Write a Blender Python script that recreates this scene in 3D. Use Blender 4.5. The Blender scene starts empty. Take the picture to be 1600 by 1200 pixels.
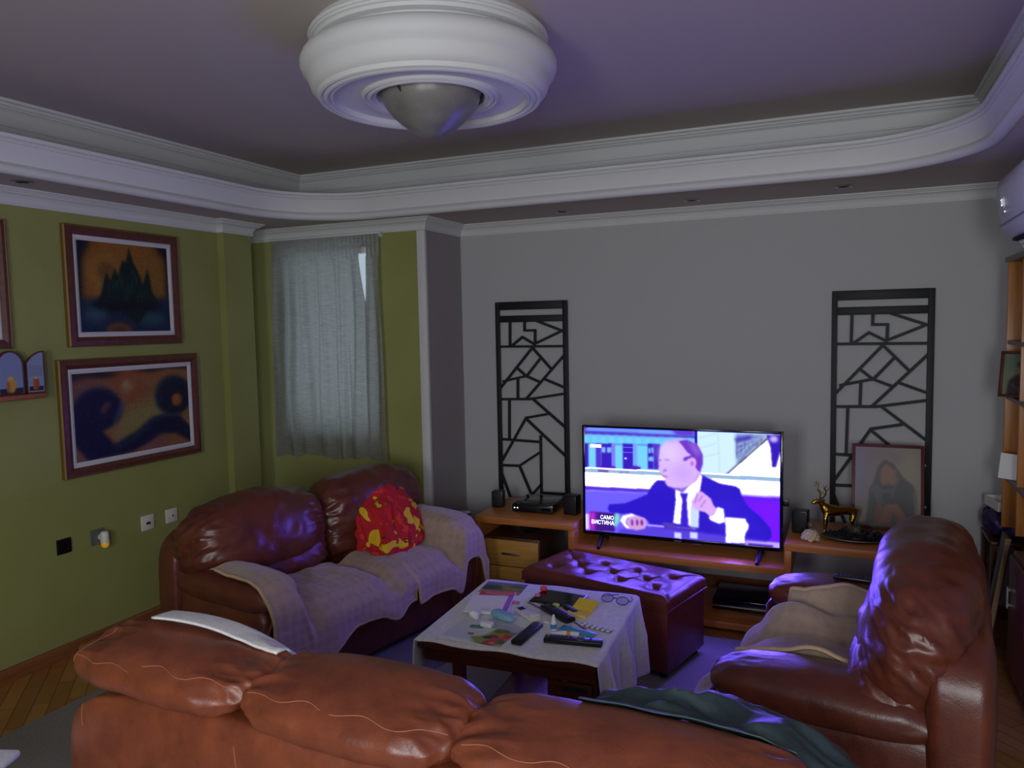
import bpy, bmesh, math, random
import numpy as np
from mathutils import Vector, Matrix, noise
from mathutils.bvhtree import BVHTree
random.seed(7)
R = math.radians
sc = bpy.context.scene
COL = sc.collection

# ------------------------------------------------------------------ colours and materials
def lin1(c):
    c /= 255.0
    return c / 12.92 if c <= .04045 else ((c + .055) / 1.055) ** 2.4
def S(r, g, b): return (lin1(r), lin1(g), lin1(b), 1.0)

def node(nt, t, **kw):
    n = nt.nodes.new(t)
    for k, v in kw.items():
        if k in n.inputs.keys(): n.inputs[k].default_value = v
        else: setattr(n, k, v)
    return n
def mat(name, col, rough=.6, metal=0., col2=None, nscale=8., bump=0., bscale=60., spec=.5, emit=None, estr=0., coat=0., stretch=None, bdist=.01):
    m = bpy.data.materials.new(name); m.use_nodes = True
    nt = m.node_tree; b = nt.nodes['Principled BSDF']
    b.inputs['Base Color'].default_value = col
    b.inputs['Roughness'].default_value = rough
    b.inputs['Metallic'].default_value = metal
    b.inputs['Specular IOR Level'].default_value = spec
    b.inputs['Coat Weight'].default_value = coat
    tc = nt.nodes.new('ShaderNodeTexCoord'); src = tc.outputs['Object']
    if stretch:
        mp = nt.nodes.new('ShaderNodeMapping'); mp.inputs['Scale'].default_value = stretch
        nt.links.new(src, mp.inputs['Vector']); src = mp.outputs['Vector']
    if col2:
        n = node(nt, 'ShaderNodeTexNoise', Scale=nscale, Detail=5.0)
        nt.links.new(src, n.inputs['Vector'])
        r = nt.nodes.new('ShaderNodeValToRGB')
        r.color_ramp.elements[0].position = .35; r.color_ramp.elements[1].position = .65
        r.color_ramp.elements[0].color = col; r.color_ramp.elements[1].color = col2
        nt.links.new(n.outputs['Fac'], r.inputs['Fac']); nt.links.new(r.outputs['Color'], b.inputs['Base Color'])
    if bump:
        n2 = node(nt, 'ShaderNodeTexNoise', Scale=bscale, Detail=4.0)
        nt.links.new(src, n2.inputs['Vector'])
        bp = nt.nodes.new('ShaderNodeBump'); bp.inputs['Strength'].default_value = bump; bp.inputs['Distance'].default_value = bdist
        nt.links.new(n2.outputs['Fac'], bp.inputs['Height']); nt.links.new(bp.outputs['Normal'], b.inputs['Normal'])
    if emit:
        b.inputs['Emission Color'].default_value = emit; b.inputs['Emission Strength'].default_value = estr
    return m
def attr_mat(name, rough=.5, estr=0., spec=.4, boost=(1, 1, 1), metal=0., bump=0.):
    m = bpy.data.materials.new(name); m.use_nodes = True
    nt = m.node_tree; b = nt.nodes['Principled BSDF']
    a = nt.nodes.new('ShaderNodeAttribute'); a.attribute_name = 'Col'
    b.inputs['Roughness'].default_value = rough; b.inputs['Specular IOR Level'].default_value = spec; b.inputs['Metallic'].default_value = metal
    if estr:
        mx = nt.nodes.new('ShaderNodeVectorMath'); mx.operation = 'MULTIPLY'; mx.inputs[1].default_value = boost
        nt.links.new(a.outputs['Color'], mx.inputs[0]); nt.links.new(mx.outputs['Vector'], b.inputs['Emission Color'])
        b.inputs['Emission Strength'].default_value = estr; b.inputs['Base Color'].default_value = (.01, .01, .01, 1)
    else:
        nt.links.new(a.outputs['Color'], b.inputs['Base Color'])
    if bump:
        n2 = node(nt, 'ShaderNodeTexNoise', Scale=90., Detail=3.0)
        bp = nt.nodes.new('ShaderNodeBump'); bp.inputs['Strength'].default_value = bump; bp.inputs['Distance'].default_value = .004
        nt.links.new(n2.outputs['Fac'], bp.inputs['Height']); nt.links.new(bp.outputs['Normal'], b.inputs['Normal'])
    return m

def leather(name, c1, c2, rough=.34):
    m = bpy.data.materials.new(name); m.use_nodes = True
    nt = m.node_tree; b = nt.nodes['Principled BSDF']
    tc = nt.nodes.new('ShaderNodeTexCoord'); src = tc.outputs['Object']
    n = node(nt, 'ShaderNodeTexNoise', Scale=9., Detail=8., Roughness=.65)
    nt.links.new(src, n.inputs['Vector'])
    r = nt.nodes.new('ShaderNodeValToRGB'); r.color_ramp.elements[0].position = .32; r.color_ramp.elements[1].position = .68
    r.color_ramp.elements[0].color = c1; r.color_ramp.elements[1].color = c2
    nt.links.new(n.outputs['Fac'], r.inputs['Fac']); nt.links.new(r.outputs['Color'], b.inputs['Base Color'])
    rr = node(nt, 'ShaderNodeMapRange'); rr.inputs['To Min'].default_value = rough - .06; rr.inputs['To Max'].default_value = rough + .10
    nt.links.new(n.outputs['Fac'], rr.inputs['Value']); nt.links.new(rr.outputs['Result'], b.inputs['Roughness'])
    v = node(nt, 'ShaderNodeTexVoronoi', Scale=260.)
    n2 = node(nt, 'ShaderNodeTexNoise', Scale=14., Detail=6., Distortion=.8)
    nt.links.new(src, v.inputs['Vector']); nt.links.new(src, n2.inputs['Vector'])
    b1 = nt.nodes.new('ShaderNodeBump'); b1.inputs['Strength'].default_value = .22; b1.inputs['Distance'].default_value = .012
    b2 = nt.nodes.new('ShaderNodeBump'); b2.inputs['Strength'].default_value = .12; b2.inputs['Distance'].default_value = .002
    nt.links.new(n2.outputs['Fac'], b1.inputs['Height']); nt.links.new(v.outputs['Distance'], b2.inputs['Height'])
    nt.links.new(b1.outputs['Normal'], b2.inputs['Normal']); nt.links.new(b2.outputs['Normal'], b.inputs['Normal'])
    b.inputs['Specular IOR Level'].default_value = .55
    b.inputs['Coat Weight'].default_value = .12; b.inputs['Coat Roughness'].default_value = .25
    return m

M = {}
M['green'] = mat('green wall paint', S(146, 148, 86), .85, col2=S(152, 154, 92), nscale=3., bump=.08, bscale=120)
M['grey'] = mat('grey wall paint', S(186, 186, 186), .85, bump=.06, bscale=120)
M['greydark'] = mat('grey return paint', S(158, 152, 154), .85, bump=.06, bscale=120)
M['white'] = mat('white plaster', S(214, 214, 213), .6, bump=.04, bscale=90)
M['ceil'] = mat('warm grey ceiling paint', S(188, 177, 173), .9, bump=.05, bscale=90)
M['whitepaint'] = mat('white gloss paint', S(225, 225, 225), .35)
M['brown_leather'] = leather('dark brown leather', S(84, 38, 27), S(108, 52, 36), .33)
M['tan_leather'] = leather('tan brown leather', S(108, 52, 33), S(140, 72, 44), .38)
M['ott_leather'] = leather('maroon leather', S(98, 40, 34), S(116, 52, 42), .3)
M['thread'] = mat('pale seam thread', S(168, 106, 78), .8)
M['darkgap'] = mat('dark cavity', S(18, 14, 14), .9)
M['black'] = mat('black plastic', S(14, 14, 16), .35)
M['blackmat'] = mat('black matt paint', S(12, 12, 14), .6)
M['blackgloss'] = mat('black gloss plastic', S(8, 8, 12), .12)
M['rubber'] = mat('dark rubber buttons', S(42, 42, 50), .6)
M['steel'] = mat('brushed steel', S(190, 190, 195), .3, 1.)
M['glasswhite'] = mat('frosted alabaster glass', S(104, 102, 100), .35, col2=S(136, 133, 128), nscale=6.)
M['gold'] = mat('polished gold', S(196, 160, 60), .22, 1., bump=.4, bscale=70)
M['goldframe'] = mat('gilt frame edge', S(130, 104, 58), .5, .4)
M['paper'] = mat('white paper', S(236, 236, 232), .7)
M['fabricwhite'] = mat('white linen cloth', S(238, 238, 236), .9, col2=S(226, 226, 224), nscale=60., bump=.3, bscale=300)
M['throw'] = None
def quilt(name, c1, c2):
    m = bpy.data.materials.new(name); m.use_nodes = True
    nt = m.node_tree; b = nt.nodes['Principled BSDF']; b.inputs['Roughness'].default_value = .95
    b.inputs['Sheen Weight'].default_value = .35
    tc = nt.nodes.new('ShaderNodeTexCoord')
    v = node(nt, 'ShaderNodeTexVoronoi', Scale=22.); v.inputs['Randomness'].default_value = .15
    nt.links.new(tc.outputs['Object'], v.inputs['Vector'])
    n = node(nt, 'ShaderNodeTexNoise', Scale=30., Detail=5.); nt.links.new(tc.outputs['Object'], n.inputs['Vector'])
    mx = nt.nodes.new('ShaderNodeMix'); mx.data_type = 'RGBA'; mx.inputs['A'].default_value = c1; mx.inputs['B'].default_value = c2
    ad = nt.nodes.new('ShaderNodeMath'); ad.operation = 'MULTIPLY'
    mr = node(nt, 'ShaderNodeMapRange'); mr.inputs['From Max'].default_value = .55
    nt.links.new(v.outputs['Distance'], mr.inputs['Value']); nt.links.new(mr.outputs['Result'], ad.inputs[0]); nt.links.new(n.outputs['Fac'], ad.inputs[1])
    nt.links.new(ad.outputs[0], mx.inputs['Factor']); nt.links.new(mx.outputs['Result'], b.inputs['Base Color'])
    bp = nt.nodes.new('ShaderNodeBump'); bp.inputs['Strength'].default_value = .5; bp.inputs['Distance'].default_value = .006; bp.invert = True
    nt.links.new(v.outputs['Distance'], bp.inputs['Height']); nt.links.new(bp.outputs['Normal'], b.inputs['Normal'])
    return m
M['throw'] = quilt('taupe plush quilt', S(164, 141, 126), S(190, 166, 148))
M['piping'] = mat('beige piping', S(196, 170, 136), .9)
M['jacket'] = mat('dark green nylon', S(46, 62, 66), .45, col2=S(54, 72, 76), nscale=10., bump=.3, bscale=40)
M['jacketblue'] = mat('dark blue lining', S(24, 30, 78), .6)
def wood(name, c1, c2, scale=(1.2, 14, 14), rough=.35):
    return mat(name, c1, rough, col2=c2, nscale=4., stretch=scale, bump=.05, bscale=20)
M['beech'] = wood('orange beech wood', S(184, 112, 50), S(200, 126, 62))
M['beechlight'] = wood('light beech wood', S(196, 142, 62), S(208, 156, 76))
M['mahog'] = wood('dark mahogany wood', S(74, 34, 22), S(92, 46, 28))
M['walnut'] = wood('dark walnut wood', S(66, 40, 30), S(84, 52, 38), (14, 1.2, 14))
M['frame'] = wood('dark reddish frame wood', S(84, 44, 34), S(104, 56, 42), (8, 8, 8), .4)
M['oak'] = wood('orange oak shelf', S(176, 112, 50), S(192, 128, 62), (14, 14, 1.2))
M['shelfwood'] = wood('reddish shelf wood', S(150, 84, 46), S(166, 96, 56))
M['basewood'] = wood('baseboard wood', S(126, 76, 44), S(146, 92, 56), (14, 1.2, 14))
M['rug'] = mat('grey woven rug', S(148, 145, 142), .95, col2=S(164, 161, 158), nscale=120., bump=.5, bscale=400)
M['yellowpaper'] = mat('yellow notepaper', S(240, 205, 70), .7)
M['socketwhite'] = mat('white socket plastic', S(225, 222, 214), .4)
M['socketgrey'] = mat('grey socket metal', S(120, 124, 124), .35, .4)
M['amber'] = mat('amber plastic', S(210, 150, 30), .2, emit=S(230, 170, 60), estr=.25)
M['mat'] = mat('white picture mount', S(206, 204, 206), .8)
M['acwhite'] = mat('white air conditioner plastic', S(222, 222, 226), .35)
M['green_leaf'] = mat('dark dried leaves', S(40, 44, 46), .7)
M['candle'] = mat('olive candle wax', S(86, 82, 60), .6)
M['cream'] = mat('cream dried rose', S(214, 196, 160), .8)
M['purple'] = mat('dark purple bag', S(48, 36, 84), .5, bump=.5, bscale=20)

def glass_mat(name, tint=(1, 1, 1, 1), gl=.08):
    m = bpy.data.materials.new(name); m.use_nodes = True
    nt = m.node_tree; nt.nodes.clear()
    o = nt.nodes.new('ShaderNodeOutputMaterial'); mx = nt.nodes.new('ShaderNodeMixShader'); mx.inputs[0].default_value = gl
    t = nt.nodes.new('ShaderNodeBsdfTransparent'); t.inputs[0].default_value = tint
    g = nt.nodes.new('ShaderNodeBsdfGlossy'); g.inputs['Roughness'].default_value = .05
    nt.links.new(t.outputs[0], mx.inputs[1]); nt.links.new(g.outputs[0], mx.inputs[2]); nt.links.new(mx.outputs[0], o.inputs[0])
    return m
M['pane'] = glass_mat('window glass', (.95, .98, 1, 1), .06)
M['clear'] = glass_mat('clear glass', (.85, .88, .92, 1), .15)
M['plastic_film'] = glass_mat('clear plastic film', (.88, .9, .93, 1), .2)
def curtain_mat():
    m = bpy.data.materials.new('sheer white curtain'); m.use_nodes = True
    nt = m.node_tree; nt.nodes.clear()
    o = nt.nodes.new('ShaderNodeOutputMaterial'); mx = nt.nodes.new('ShaderNodeMixShader'); mx.inputs[0].default_value = .74
    d = nt.nodes.new('ShaderNodeBsdfDiffuse'); t = nt.nodes.new('ShaderNodeBsdfTranslucent')
    tc = nt.nodes.new('ShaderNodeTexCoord'); mp = nt.nodes.new('ShaderNodeMapping'); mp.inputs['Scale'].default_value = (6, 6, 160)
    n = node(nt, 'ShaderNodeTexNoise', Scale=3., Detail=3.)
    nt.links.new(tc.outputs['Object'], mp.inputs[0]); nt.links.new(mp.outputs[0], n.inputs['Vector'])
    r = nt.nodes.new('ShaderNodeValToRGB'); r.color_ramp.elements[0].color = S(172, 172, 168); r.color_ramp.elements[1].color = S(214, 214, 210)
    r.color_ramp.elements[0].position = .3; r.color_ramp.elements[1].position = .7
    nt.links.new(n.outputs['Fac'], r.inputs[0]); nt.links.new(r.outputs[0], d.inputs[0]); nt.links.new(r.outputs[0], t.inputs[0])
    nt.links.new(d.outputs[0], mx.inputs[1]); nt.links.new(t.outputs[0], mx.inputs[2]); nt.links.new(mx.outputs[0], o.inputs[0])
    return m
M['curtain'] = curtain_mat()
def parquet():
    m = bpy.data.materials.new('oak parquet'); m.use_nodes = True
    nt = m.node_tree; b = nt.nodes['Principled BSDF']; b.inputs['Roughness'].default_value = .35
    tc = nt.nodes.new('ShaderNodeTexCoord')
    mp = nt.nodes.new('ShaderNodeMapping'); mp.inputs['Rotation'].default_value = (0, 0, R(45))
    nt.links.new(tc.outputs['Object'], mp.inputs[0])
    br = nt.nodes.new('ShaderNodeTexBrick'); br.offset = .5
    br.inputs['Scale'].default_value = 1.; br.inputs['Brick Width'].default_value = .42; br.inputs['Row Height'].default_value = .07
    br.inputs['Mortar Size'].default_value = .0015; br.inputs['Color1'].default_value = S(186, 134, 72); br.inputs['Color2'].default_value = S(164, 112, 58); br.inputs['Mortar'].default_value = S(50, 30, 16)
    nt.links.new(mp.outputs[0], br.inputs['Vector'])
    n = node(nt, 'ShaderNodeTexNoise', Scale=7., Detail=5.); nt.links.new(mp.outputs[0], n.inputs['Vector'])
    mx = nt.nodes.new('ShaderNodeMix'); mx.data_type = 'RGBA'; mx.blend_type = 'MULTIPLY'; mx.inputs['Factor'].default_value = .6
    r = nt.nodes.new('ShaderNodeValToRGB'); r.color_ramp.elements[0].color = (.55, .5, .45, 1); r.color_ramp.elements[1].color = (1.15, 1.1, 1, 1)
    nt.links.new(n.outputs['Fac'], r.inputs[0]); nt.links.new(br.outputs['Color'], mx.inputs['A']); nt.links.new(r.outputs[0], mx.inputs['B'])
    nt.links.new(mx.outputs['Result'], b.inputs['Base Color'])
    return m
M['parquet'] = parquet()
def scarf_mat():
    m = bpy.data.materials.new('red scarf with yellow figures'); m.use_nodes = True
    nt = m.node_tree; b = nt.nodes['Principled BSDF']; b.inputs['Roughness'].default_value = .85
    tc = nt.nodes.new('ShaderNodeTexCoord')
    n = node(nt, 'ShaderNodeTexNoise', Scale=9., Detail=2.5, Distortion=.5); nt.links.new(tc.outputs['Object'], n.inputs['Vector'])
    r = nt.nodes.new('ShaderNodeValToRGB'); r.color_ramp.interpolation = 'CONSTANT'
    e = r.color_ramp.elements; e[0].position = 0; e[0].color = S(196, 26, 34); e[1].position = .585; e[1].color = S(60, 30, 10)
    k = e.new(.592); k.color = S(232, 186, 30); k = e.new(.70); k.color = S(214, 120, 24)
    k = e.new(.36); k.color = S(226, 60, 50); k = e.new(.42); k.color = S(196, 26, 34)
    nt.links.new(n.outputs['Fac'], r.inputs[0]); nt.links.new(r.outputs[0], b.inputs['Base Color'])
    return m
M['scarf'] = scarf_mat()

# ------------------------------------------------------------------ mesh helpers
class MB:
    def __init__(self): self.v = []; self.f = []
    def add(self, vs, fs, mtx=None):
        o = len(self.v)
        self.v += [tuple(mtx @ Vector(p)) if mtx else tuple(p) for p in vs]
        self.f += [tuple(i + o for i in f) for f in fs]
        return self
    def box(self, c, s, bev=0., rot=None, seg=2):
        bm = bmesh.new(); bmesh.ops.create_cube(bm, size=1.)
        for v in bm.verts: v.co = Vector((v.co.x * s[0], v.co.y * s[1], v.co.z * s[2]))
        if bev: bmesh.ops.bevel(bm, geom=bm.edges[:], offset=bev, segments=seg, affect='EDGES', profile=.5)
        mt = Matrix.Translation(c) @ (rot.to_4x4() if rot else Matrix())
        self.addbm(bm, mt); return self
    def lo(self, a, b, bev=0.):   # box by its two corners
        return self.box([(a[i] + b[i]) / 2 for i in range(3)], [abs(b[i] - a[i]) for i in range(3)], bev)
    def addbm(self, bm, mt=None):
        bm.verts.index_update()
        self.add([v.co.copy() for v in bm.verts], [[v.index for v in f.verts] for f in bm.faces], mt); bm.free()
    def tube(self, path, r, n=8, caps=True, closed=False):
        P = [Vector(p) for p in path]; N = len(P); rs = r if isinstance(r, (list, tuple)) else [r] * N
        vs = []; up = None
        for i in range(N):
            a = P[i - 1] if (i > 0 or closed) else P[i]; b = P[(i + 1) % N] if (i < N - 1 or closed) else P[i]
            t = (b - a).normalized()
            if up is None: up = t.orthogonal().normalized()
            up = (up - t * up.dot(t)); up = up.normalized() if up.length > 1e-6 else t.orthogonal().normalized()
            s = t.cross(up)
            for k in range(n):
                an = 2 * math.pi * k / n; vs.append(P[i] + (up * math.cos(an) + s * math.sin(an)) * rs[i])
        fs = []
        for i in range(N if closed else N - 1):
            j = (i + 1) % N
            for k in range(n): fs.append((i * n + k, i * n + (k + 1) % n, j * n + (k + 1) % n, j * n + k))
        if caps and not closed: fs += [tuple(range(n))[::-1], tuple(range((N - 1) * n, N * n))]
        return self.add(vs, fs)
    def cyl(self, a, b, r, r2=None, n=20): return self.tube([a, b], [r, r if r2 is None else r2], n)
    def lathe(self, prof, n=48, c=(0, 0, 0), cap0=False, cap1=False):
        vs = []; fs = []
        for r, z in prof:
            for k in range(n):
                an = 2 * math.pi * k / n; vs.append((c[0] + r * math.cos(an), c[1] + r * math.sin(an), c[2] + z))
        for i in range(len(prof) - 1):
            for k in range(n): fs.append((i * n + k, i * n + (k + 1) % n, (i + 1) * n + (k + 1) % n, (i + 1) * n + k))
        if cap0: fs.append(tuple(range(n))[::-1])
        if cap1: fs.append(tuple(range((len(prof) - 1) * n, len(prof) * n)))
        return self.add(vs, fs)
    def prism(self, poly, z0, z1, mtx=None):
        n = len(poly); vs = [(x, y, z0) for x, y in poly] + [(x, y, z1) for x, y in poly]
        fs = [tuple(range(n))[::-1], tuple(range(n, 2 * n))] + [(i, (i + 1) % n, n + (i + 1) % n, n + i) for i in range(n)]
        return self.add(vs, fs, mtx)
    def sphere(self, c, r, seg=12):
        bm = bmesh.new(); bmesh.ops.create_uvsphere(bm, u_segments=seg, v_segments=max(6, seg // 2 + 2), radius=1.)
        rr = r if isinstance(r, (tuple, list)) else (r, r, r)
        self.addbm(bm, Matrix.Translation(c) @ Matrix.Diagonal((*rr, 1))); return self
    def build(self, name, m, parent=None, smooth=35):
        me = bpy.data.meshes.new(name); me.from_pydata(self.v, [], self.f); me.update()
        bm = bmesh.new(); bm.from_mesh(me); bmesh.ops.recalc_face_normals(bm, faces=bm.faces[:]); bm.to_mesh(me); bm.free()
        me.materials.append(m)
        if smooth:
            me.shade_smooth(); me.set_sharp_from_angle(angle=R(smooth))
        o = bpy.data.objects.new(name, me); COL.objects.link(o)
        if parent: o.parent = parent
        return o
def rotm(x=0, y=0, z=0): return Matrix.Rotation(R(z), 3, 'Z') @ Matrix.Rotation(R(y), 3, 'Y') @ Matrix.Rotation(R(x), 3, 'X')

def tag(o, label, cat, group=None):
    o['label'] = label; o['category'] = cat
    if group: o['group'] = group
    return o
def struct(o): o['kind'] = 'structure'; return o
def thing(name, label, cat, loc=(0, 0, 0), rz=0., group=None, rot=None):
    o = bpy.data.objects.new(name, None); COL.objects.link(o); o.empty_display_size = .05
    o.location = loc; o.rotation_euler = rot if rot else (0, 0, R(rz))
    return tag(o, label, cat, group)

_cube = {}
def cubepts(N):
    if N not in _cube:
        bm = bmesh.new(); bmesh.ops.create_cube(bm, size=2.)
        bmesh.ops.subdivide_edges(bm, edges=bm.edges[:], cuts=N, use_grid_fill=True)
        bm.verts.index_update()
        _cube[N] = ([tuple(v.co) for v in bm.verts], [tuple(v.index for v in f.verts) for f in bm.faces]); bm.free()
    return _cube[N]
def sq(v, half, a, b):
    x, y, z = v
    x, y, z = (math.tan(t * .7854) for t in (x, y, z))
    xy = (abs(x) ** a + abs(y) ** a) ** (1 / a)
    s = (xy ** b + abs(z) ** b) ** (-1 / b)
    return Vector((x * s * half[0], y * s * half[1], z * s * half[2]))
def pillow(c, half, a=3., b=2.6, rot=None, wr=.006, freq=(9, 9, 9), pucker=0., axis=1, seed=0., warp=None, N=26):
    """a stuffed cushion: rounded box with creases; pucker gathers the ends along axis"""
    vs, fs = cubepts(N); out = []
    for v in vs:
        p = sq(v, half, a, b); n = Vector((p.x / half[0] ** 2, p.y / half[1] ** 2, p.z / half[2] ** 2)).normalized()
        q = Vector((p.x * freq[0] + seed, p.y * freq[1] + seed * 1.7, p.z * freq[2] - seed))
        d = noise.noise(q) * wr + noise.noise(q * 2.3) * wr * .5
        if pucker:
            t = abs(p[axis]) / half[axis]
            w = min(1, max(0, (t - .45) / .4))
            q = Vector((p.x * 9 + seed, p.y * 9, p.z * 22 - p.x * 8)) if axis != 0 else Vector((p.x * 7 + seed, p.y * 16, p.z * 14))
            d += (.5 - 1.6 * abs(noise.noise(q))) * pucker * w * .8 + (.5 - 1.6 * abs(noise.noise(q * 1.9 + Vector((3, 1, 7))))) * pucker * w * .35
        p = p + n * d
        if warp: p = warp(p, v)
        if rot: p = rot @ p
        out.append(p + Vector(c))
    return MB().add(out, fs)

def sweep(path, prof, closed=False):
    """sweep a (inward offset, z) profile along an XY path; inward is to the right of travel"""
    P = [Vector(p) for p in path]; N = len(P); vs = []; fs = []; m = len(prof)
    for i in range(N):
        d0 = (P[i] - P[i - 1]).normalized() if (i or closed) else None
        d1 = (P[(i + 1) % N] - P[i]).normalized() if (i < N - 1 or closed) else None
        d0 = d0 or d1; d1 = d1 or d0
        n0 = Vector((d0.y, -d0.x)); n1 = Vector((d1.y, -d1.x)); nn = n0 + n1
        nn = nn / max(.2, nn.dot(n0)) if nn.length > 1e-6 else n0
        for o, z in prof: vs.append((P[i].x + nn.x * o, P[i].y + nn.y * o, z))
    for i in range(N if closed else N - 1):
        j = (i + 1) % N
        for k in range(m - 1): fs.append((i * m + k, i * m + k + 1, j * m + k + 1, j * m + k))
    return MB().add(vs, fs)

# ------------------------------------------------------------------ painted pictures (colours per vertex)
class Canvas:
    def __init__(s, w, h, bg):
        s.w, s.h = w, h; s.a = np.zeros((h, w, 3)); s.a[:] = bg
        s.X, s.Y = np.meshgrid((np.arange(w) + .5) / w, (np.arange(h) + .5) / h)
    def blur(s, m, r):
        r = int(round(r * s.w))
        if r < 1: return m
        for _ in range(2):
            for ax in (0, 1):
                p = np.pad(m, [(r, r) if k == ax else (0, 0) for k in (0, 1)], mode='edge')
                c = np.cumsum(p, axis=ax); z = np.zeros_like(np.take(c, [0], axis=ax)); c = np.concatenate([z, c], axis=ax)
                n = m.shape[ax]; m = (np.take(c, range(2 * r + 1, 2 * r + 1 + n), axis=ax) - np.take(c, range(0, n), axis=ax)) / (2 * r + 1)
        return m
    def put(s, m, col, al=1.):
        m = (m * al)[..., None]; s.a = s.a * (1 - m) + np.array(col, float) * m
    def poly(s, pts, col, bl=0., al=1.):
        m = np.zeros((s.h, s.w), bool); n = len(pts)
        for i in range(n):
            x1, y1 = pts[i]; x2, y2 = pts[(i + 1) % n]
            if y1 == y2: continue
            m ^= ((s.Y >= min(y1, y2)) & (s.Y < max(y1, y2)) & (s.X < x1 + (s.Y - y1) * (x2 - x1) / (y2 - y1)))
        s.put(s.blur(m.astype(float), bl), col, al)
    def ell(s, cx, cy, rx, ry, col, bl=0., al=1., rot=0.):
        c, q = math.cos(rot), math.sin(rot); dx = s.X - cx; dy = (s.Y - cy)
        m = (((dx * c + dy * q) / rx) ** 2 + ((-dx * q + dy * c) / ry) ** 2 < 1).astype(float)
        s.put(s.blur(m, bl), col, al)
    def line(s, pts, w, col, bl=0., al=1.):
        m = np.zeros((s.h, s.w)); asp = s.h / s.w
        for (x1, y1), (x2, y2) in zip(pts, pts[1:]):
            dx, dy = x2 - x1, (y2 - y1) * asp; L2 = dx * dx + dy * dy + 1e-12
            t = np.clip(((s.X - x1) * dx + (s.Y - y1) * asp * dy) / L2, 0, 1)
            d = np.hypot(s.X - x1 - t * dx, (s.Y - y1) * asp - t * dy); m = np.maximum(m, (d < w / 2).astype(float))
        s.put(s.blur(m, bl), col, al)
    def rect(s, x0, y0, x1, y1, col, bl=0., al=1.): s.poly([(x0, y0), (x1, y0), (x1, y1), (x0, y1)], col, bl, al)
    def grain(s, amp, sx=1, sy=1, seed=1):
        g = np.random.RandomState(seed).rand(s.h // sy + 1, s.w // sx + 1) - .5
        g = np.repeat(np.repeat(g, sy, 0), sx, 1)[:s.h, :s.w]; s.a = np.clip(s.a + g[..., None] * amp, 0, 255)
    def mesh(s, name, w, h, m, parent=None, flat=False, y=0., hdr=False):
        """flat picture, upright in XZ (facing -Y) or lying in XY; centred on its origin"""
        n = s.w; k = s.h
        u = (np.arange(n) / (n - 1) - .5) * w; v = (.5 - np.arange(k) / (k - 1)) * h
        U, V = np.meshgrid(u, v); Z = np.full_like(U, y)
        co = np.stack([U, V, Z] if flat else [U, Z, V], -1).reshape(-1, 3)
        i = np.arange(k * n).reshape(k, n)
        f = np.stack([i[:-1, :-1], i[1:, :-1], i[1:, 1:], i[:-1, 1:]], -1).reshape(-1, 4)
        me = bpy.data.meshes.new(name); me.from_pydata(co.tolist(), [], f.tolist())
        at = me.color_attributes.new('Col', 'FLOAT_COLOR', 'POINT')
        c = s.a.reshape(-1, 3) / 255.; hd = np.clip((c.min(1) - .86) / .12, 0, 1)[:, None] * np.array([7., 3.2, 34.]) + np.clip((c[:, 2:3] - .9) / .08, 0, 1) * np.array([0, 0, 9.]) if hdr else 0.; c = np.where(c <= .04045, c / 12.92, ((c + .055) / 1.055) ** 2.4) + hd
        at.data.foreach_set('color', np.concatenate([c, np.ones((len(c), 1))], 1).astype(np.float32).ravel())
        me.materials.append(m); o = bpy.data.objects.new(name, me); COL.objects.link(o)
        if parent: o.parent = parent
        return o

# ================================================================== THE ROOM
LX, RX, DY, WY, BY = -3.762, .90, 4.948, 4.437, -1.2
HS, HC = 2.415, 2.80
PX, PY0, PY1, NX, CX = LX + .052, 3.86, 4.11, -4.12, -2.548     # pilaster, niche, white corner
struct(MB().lo((-4.4, BY - .25, -.08), (RX + .3, DY + .25, 0)).build('floor', M['parquet'], smooth=0))
struct(MB().lo((LX - .2, BY, 0), (LX, PY0, HC)).build('wall_left', M['green'], smooth=0))
struct(MB().lo((LX - .2, PY0, 0), (PX, PY1, HS + .01)).build('wall_pilaster', M['green'], smooth=0))
struct(MB().lo((NX - .1, PY1 - .1, 0), (NX, WY + .2, HS + .01)).build('wall_niche', M['green'], smooth=0))
# window wall with its opening
WX0, WX1, WZ0, WZ1 = -3.72, -2.93, .98, 2.27
struct(MB().lo((NX, WY, 0), (WX0, WY + .2, HS + .01)).lo((WX1, WY, 0), (CX - .012, WY + .2, HS + .01)).lo((WX0, WY, 0), (WX1, WY + .2, WZ0)).lo((WX0, WY, WZ1), (WX1, WY + .2, HS + .01)).build('wall_window', M['green'], smooth=0))
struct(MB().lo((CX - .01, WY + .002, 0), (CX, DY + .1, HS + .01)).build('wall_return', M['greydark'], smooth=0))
struct(MB().lo((CX - .01, DY, 0), (RX + .2, DY + .2, HC)).build('wall_far', M['grey'], smooth=0))
struct(MB().lo((RX, BY - .2, 0), (RX + .2, DY, HC)).build('wall_right', M['grey'], smooth=0))
# wall behind the camera, with one wide window in two lights
BZ0, BZ1 = 1.0, 2.15
bw = MB(); xs = [(-4.3, -1.25), (-.60, .22), (.84, RX + .2)]
for a, b in xs: bw.lo((a, BY - .2, 0), (b, BY, HC))
for a, b in ((-1.25, -.60), (.22, .84)): bw.lo((a, BY - .2, 0), (b, BY, BZ0)).lo((a, BY - .2, BZ1), (b, BY, HC))
struct(bw.build('wall_behind', M['grey'], smooth=0))
wf = MB()
for a, b in ((-1.25, -.60), (.22, .84)):
    for x in (a, b - .04): wf.lo((x, BY - .14, BZ0), (x + .04, BY - .08, BZ1))
    for z in (BZ0, BZ1 - .04): wf.lo((a, BY - .14, z), (b, BY - .08, z + .04))
struct(wf.build('window_2', M['whitepaint']))
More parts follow.
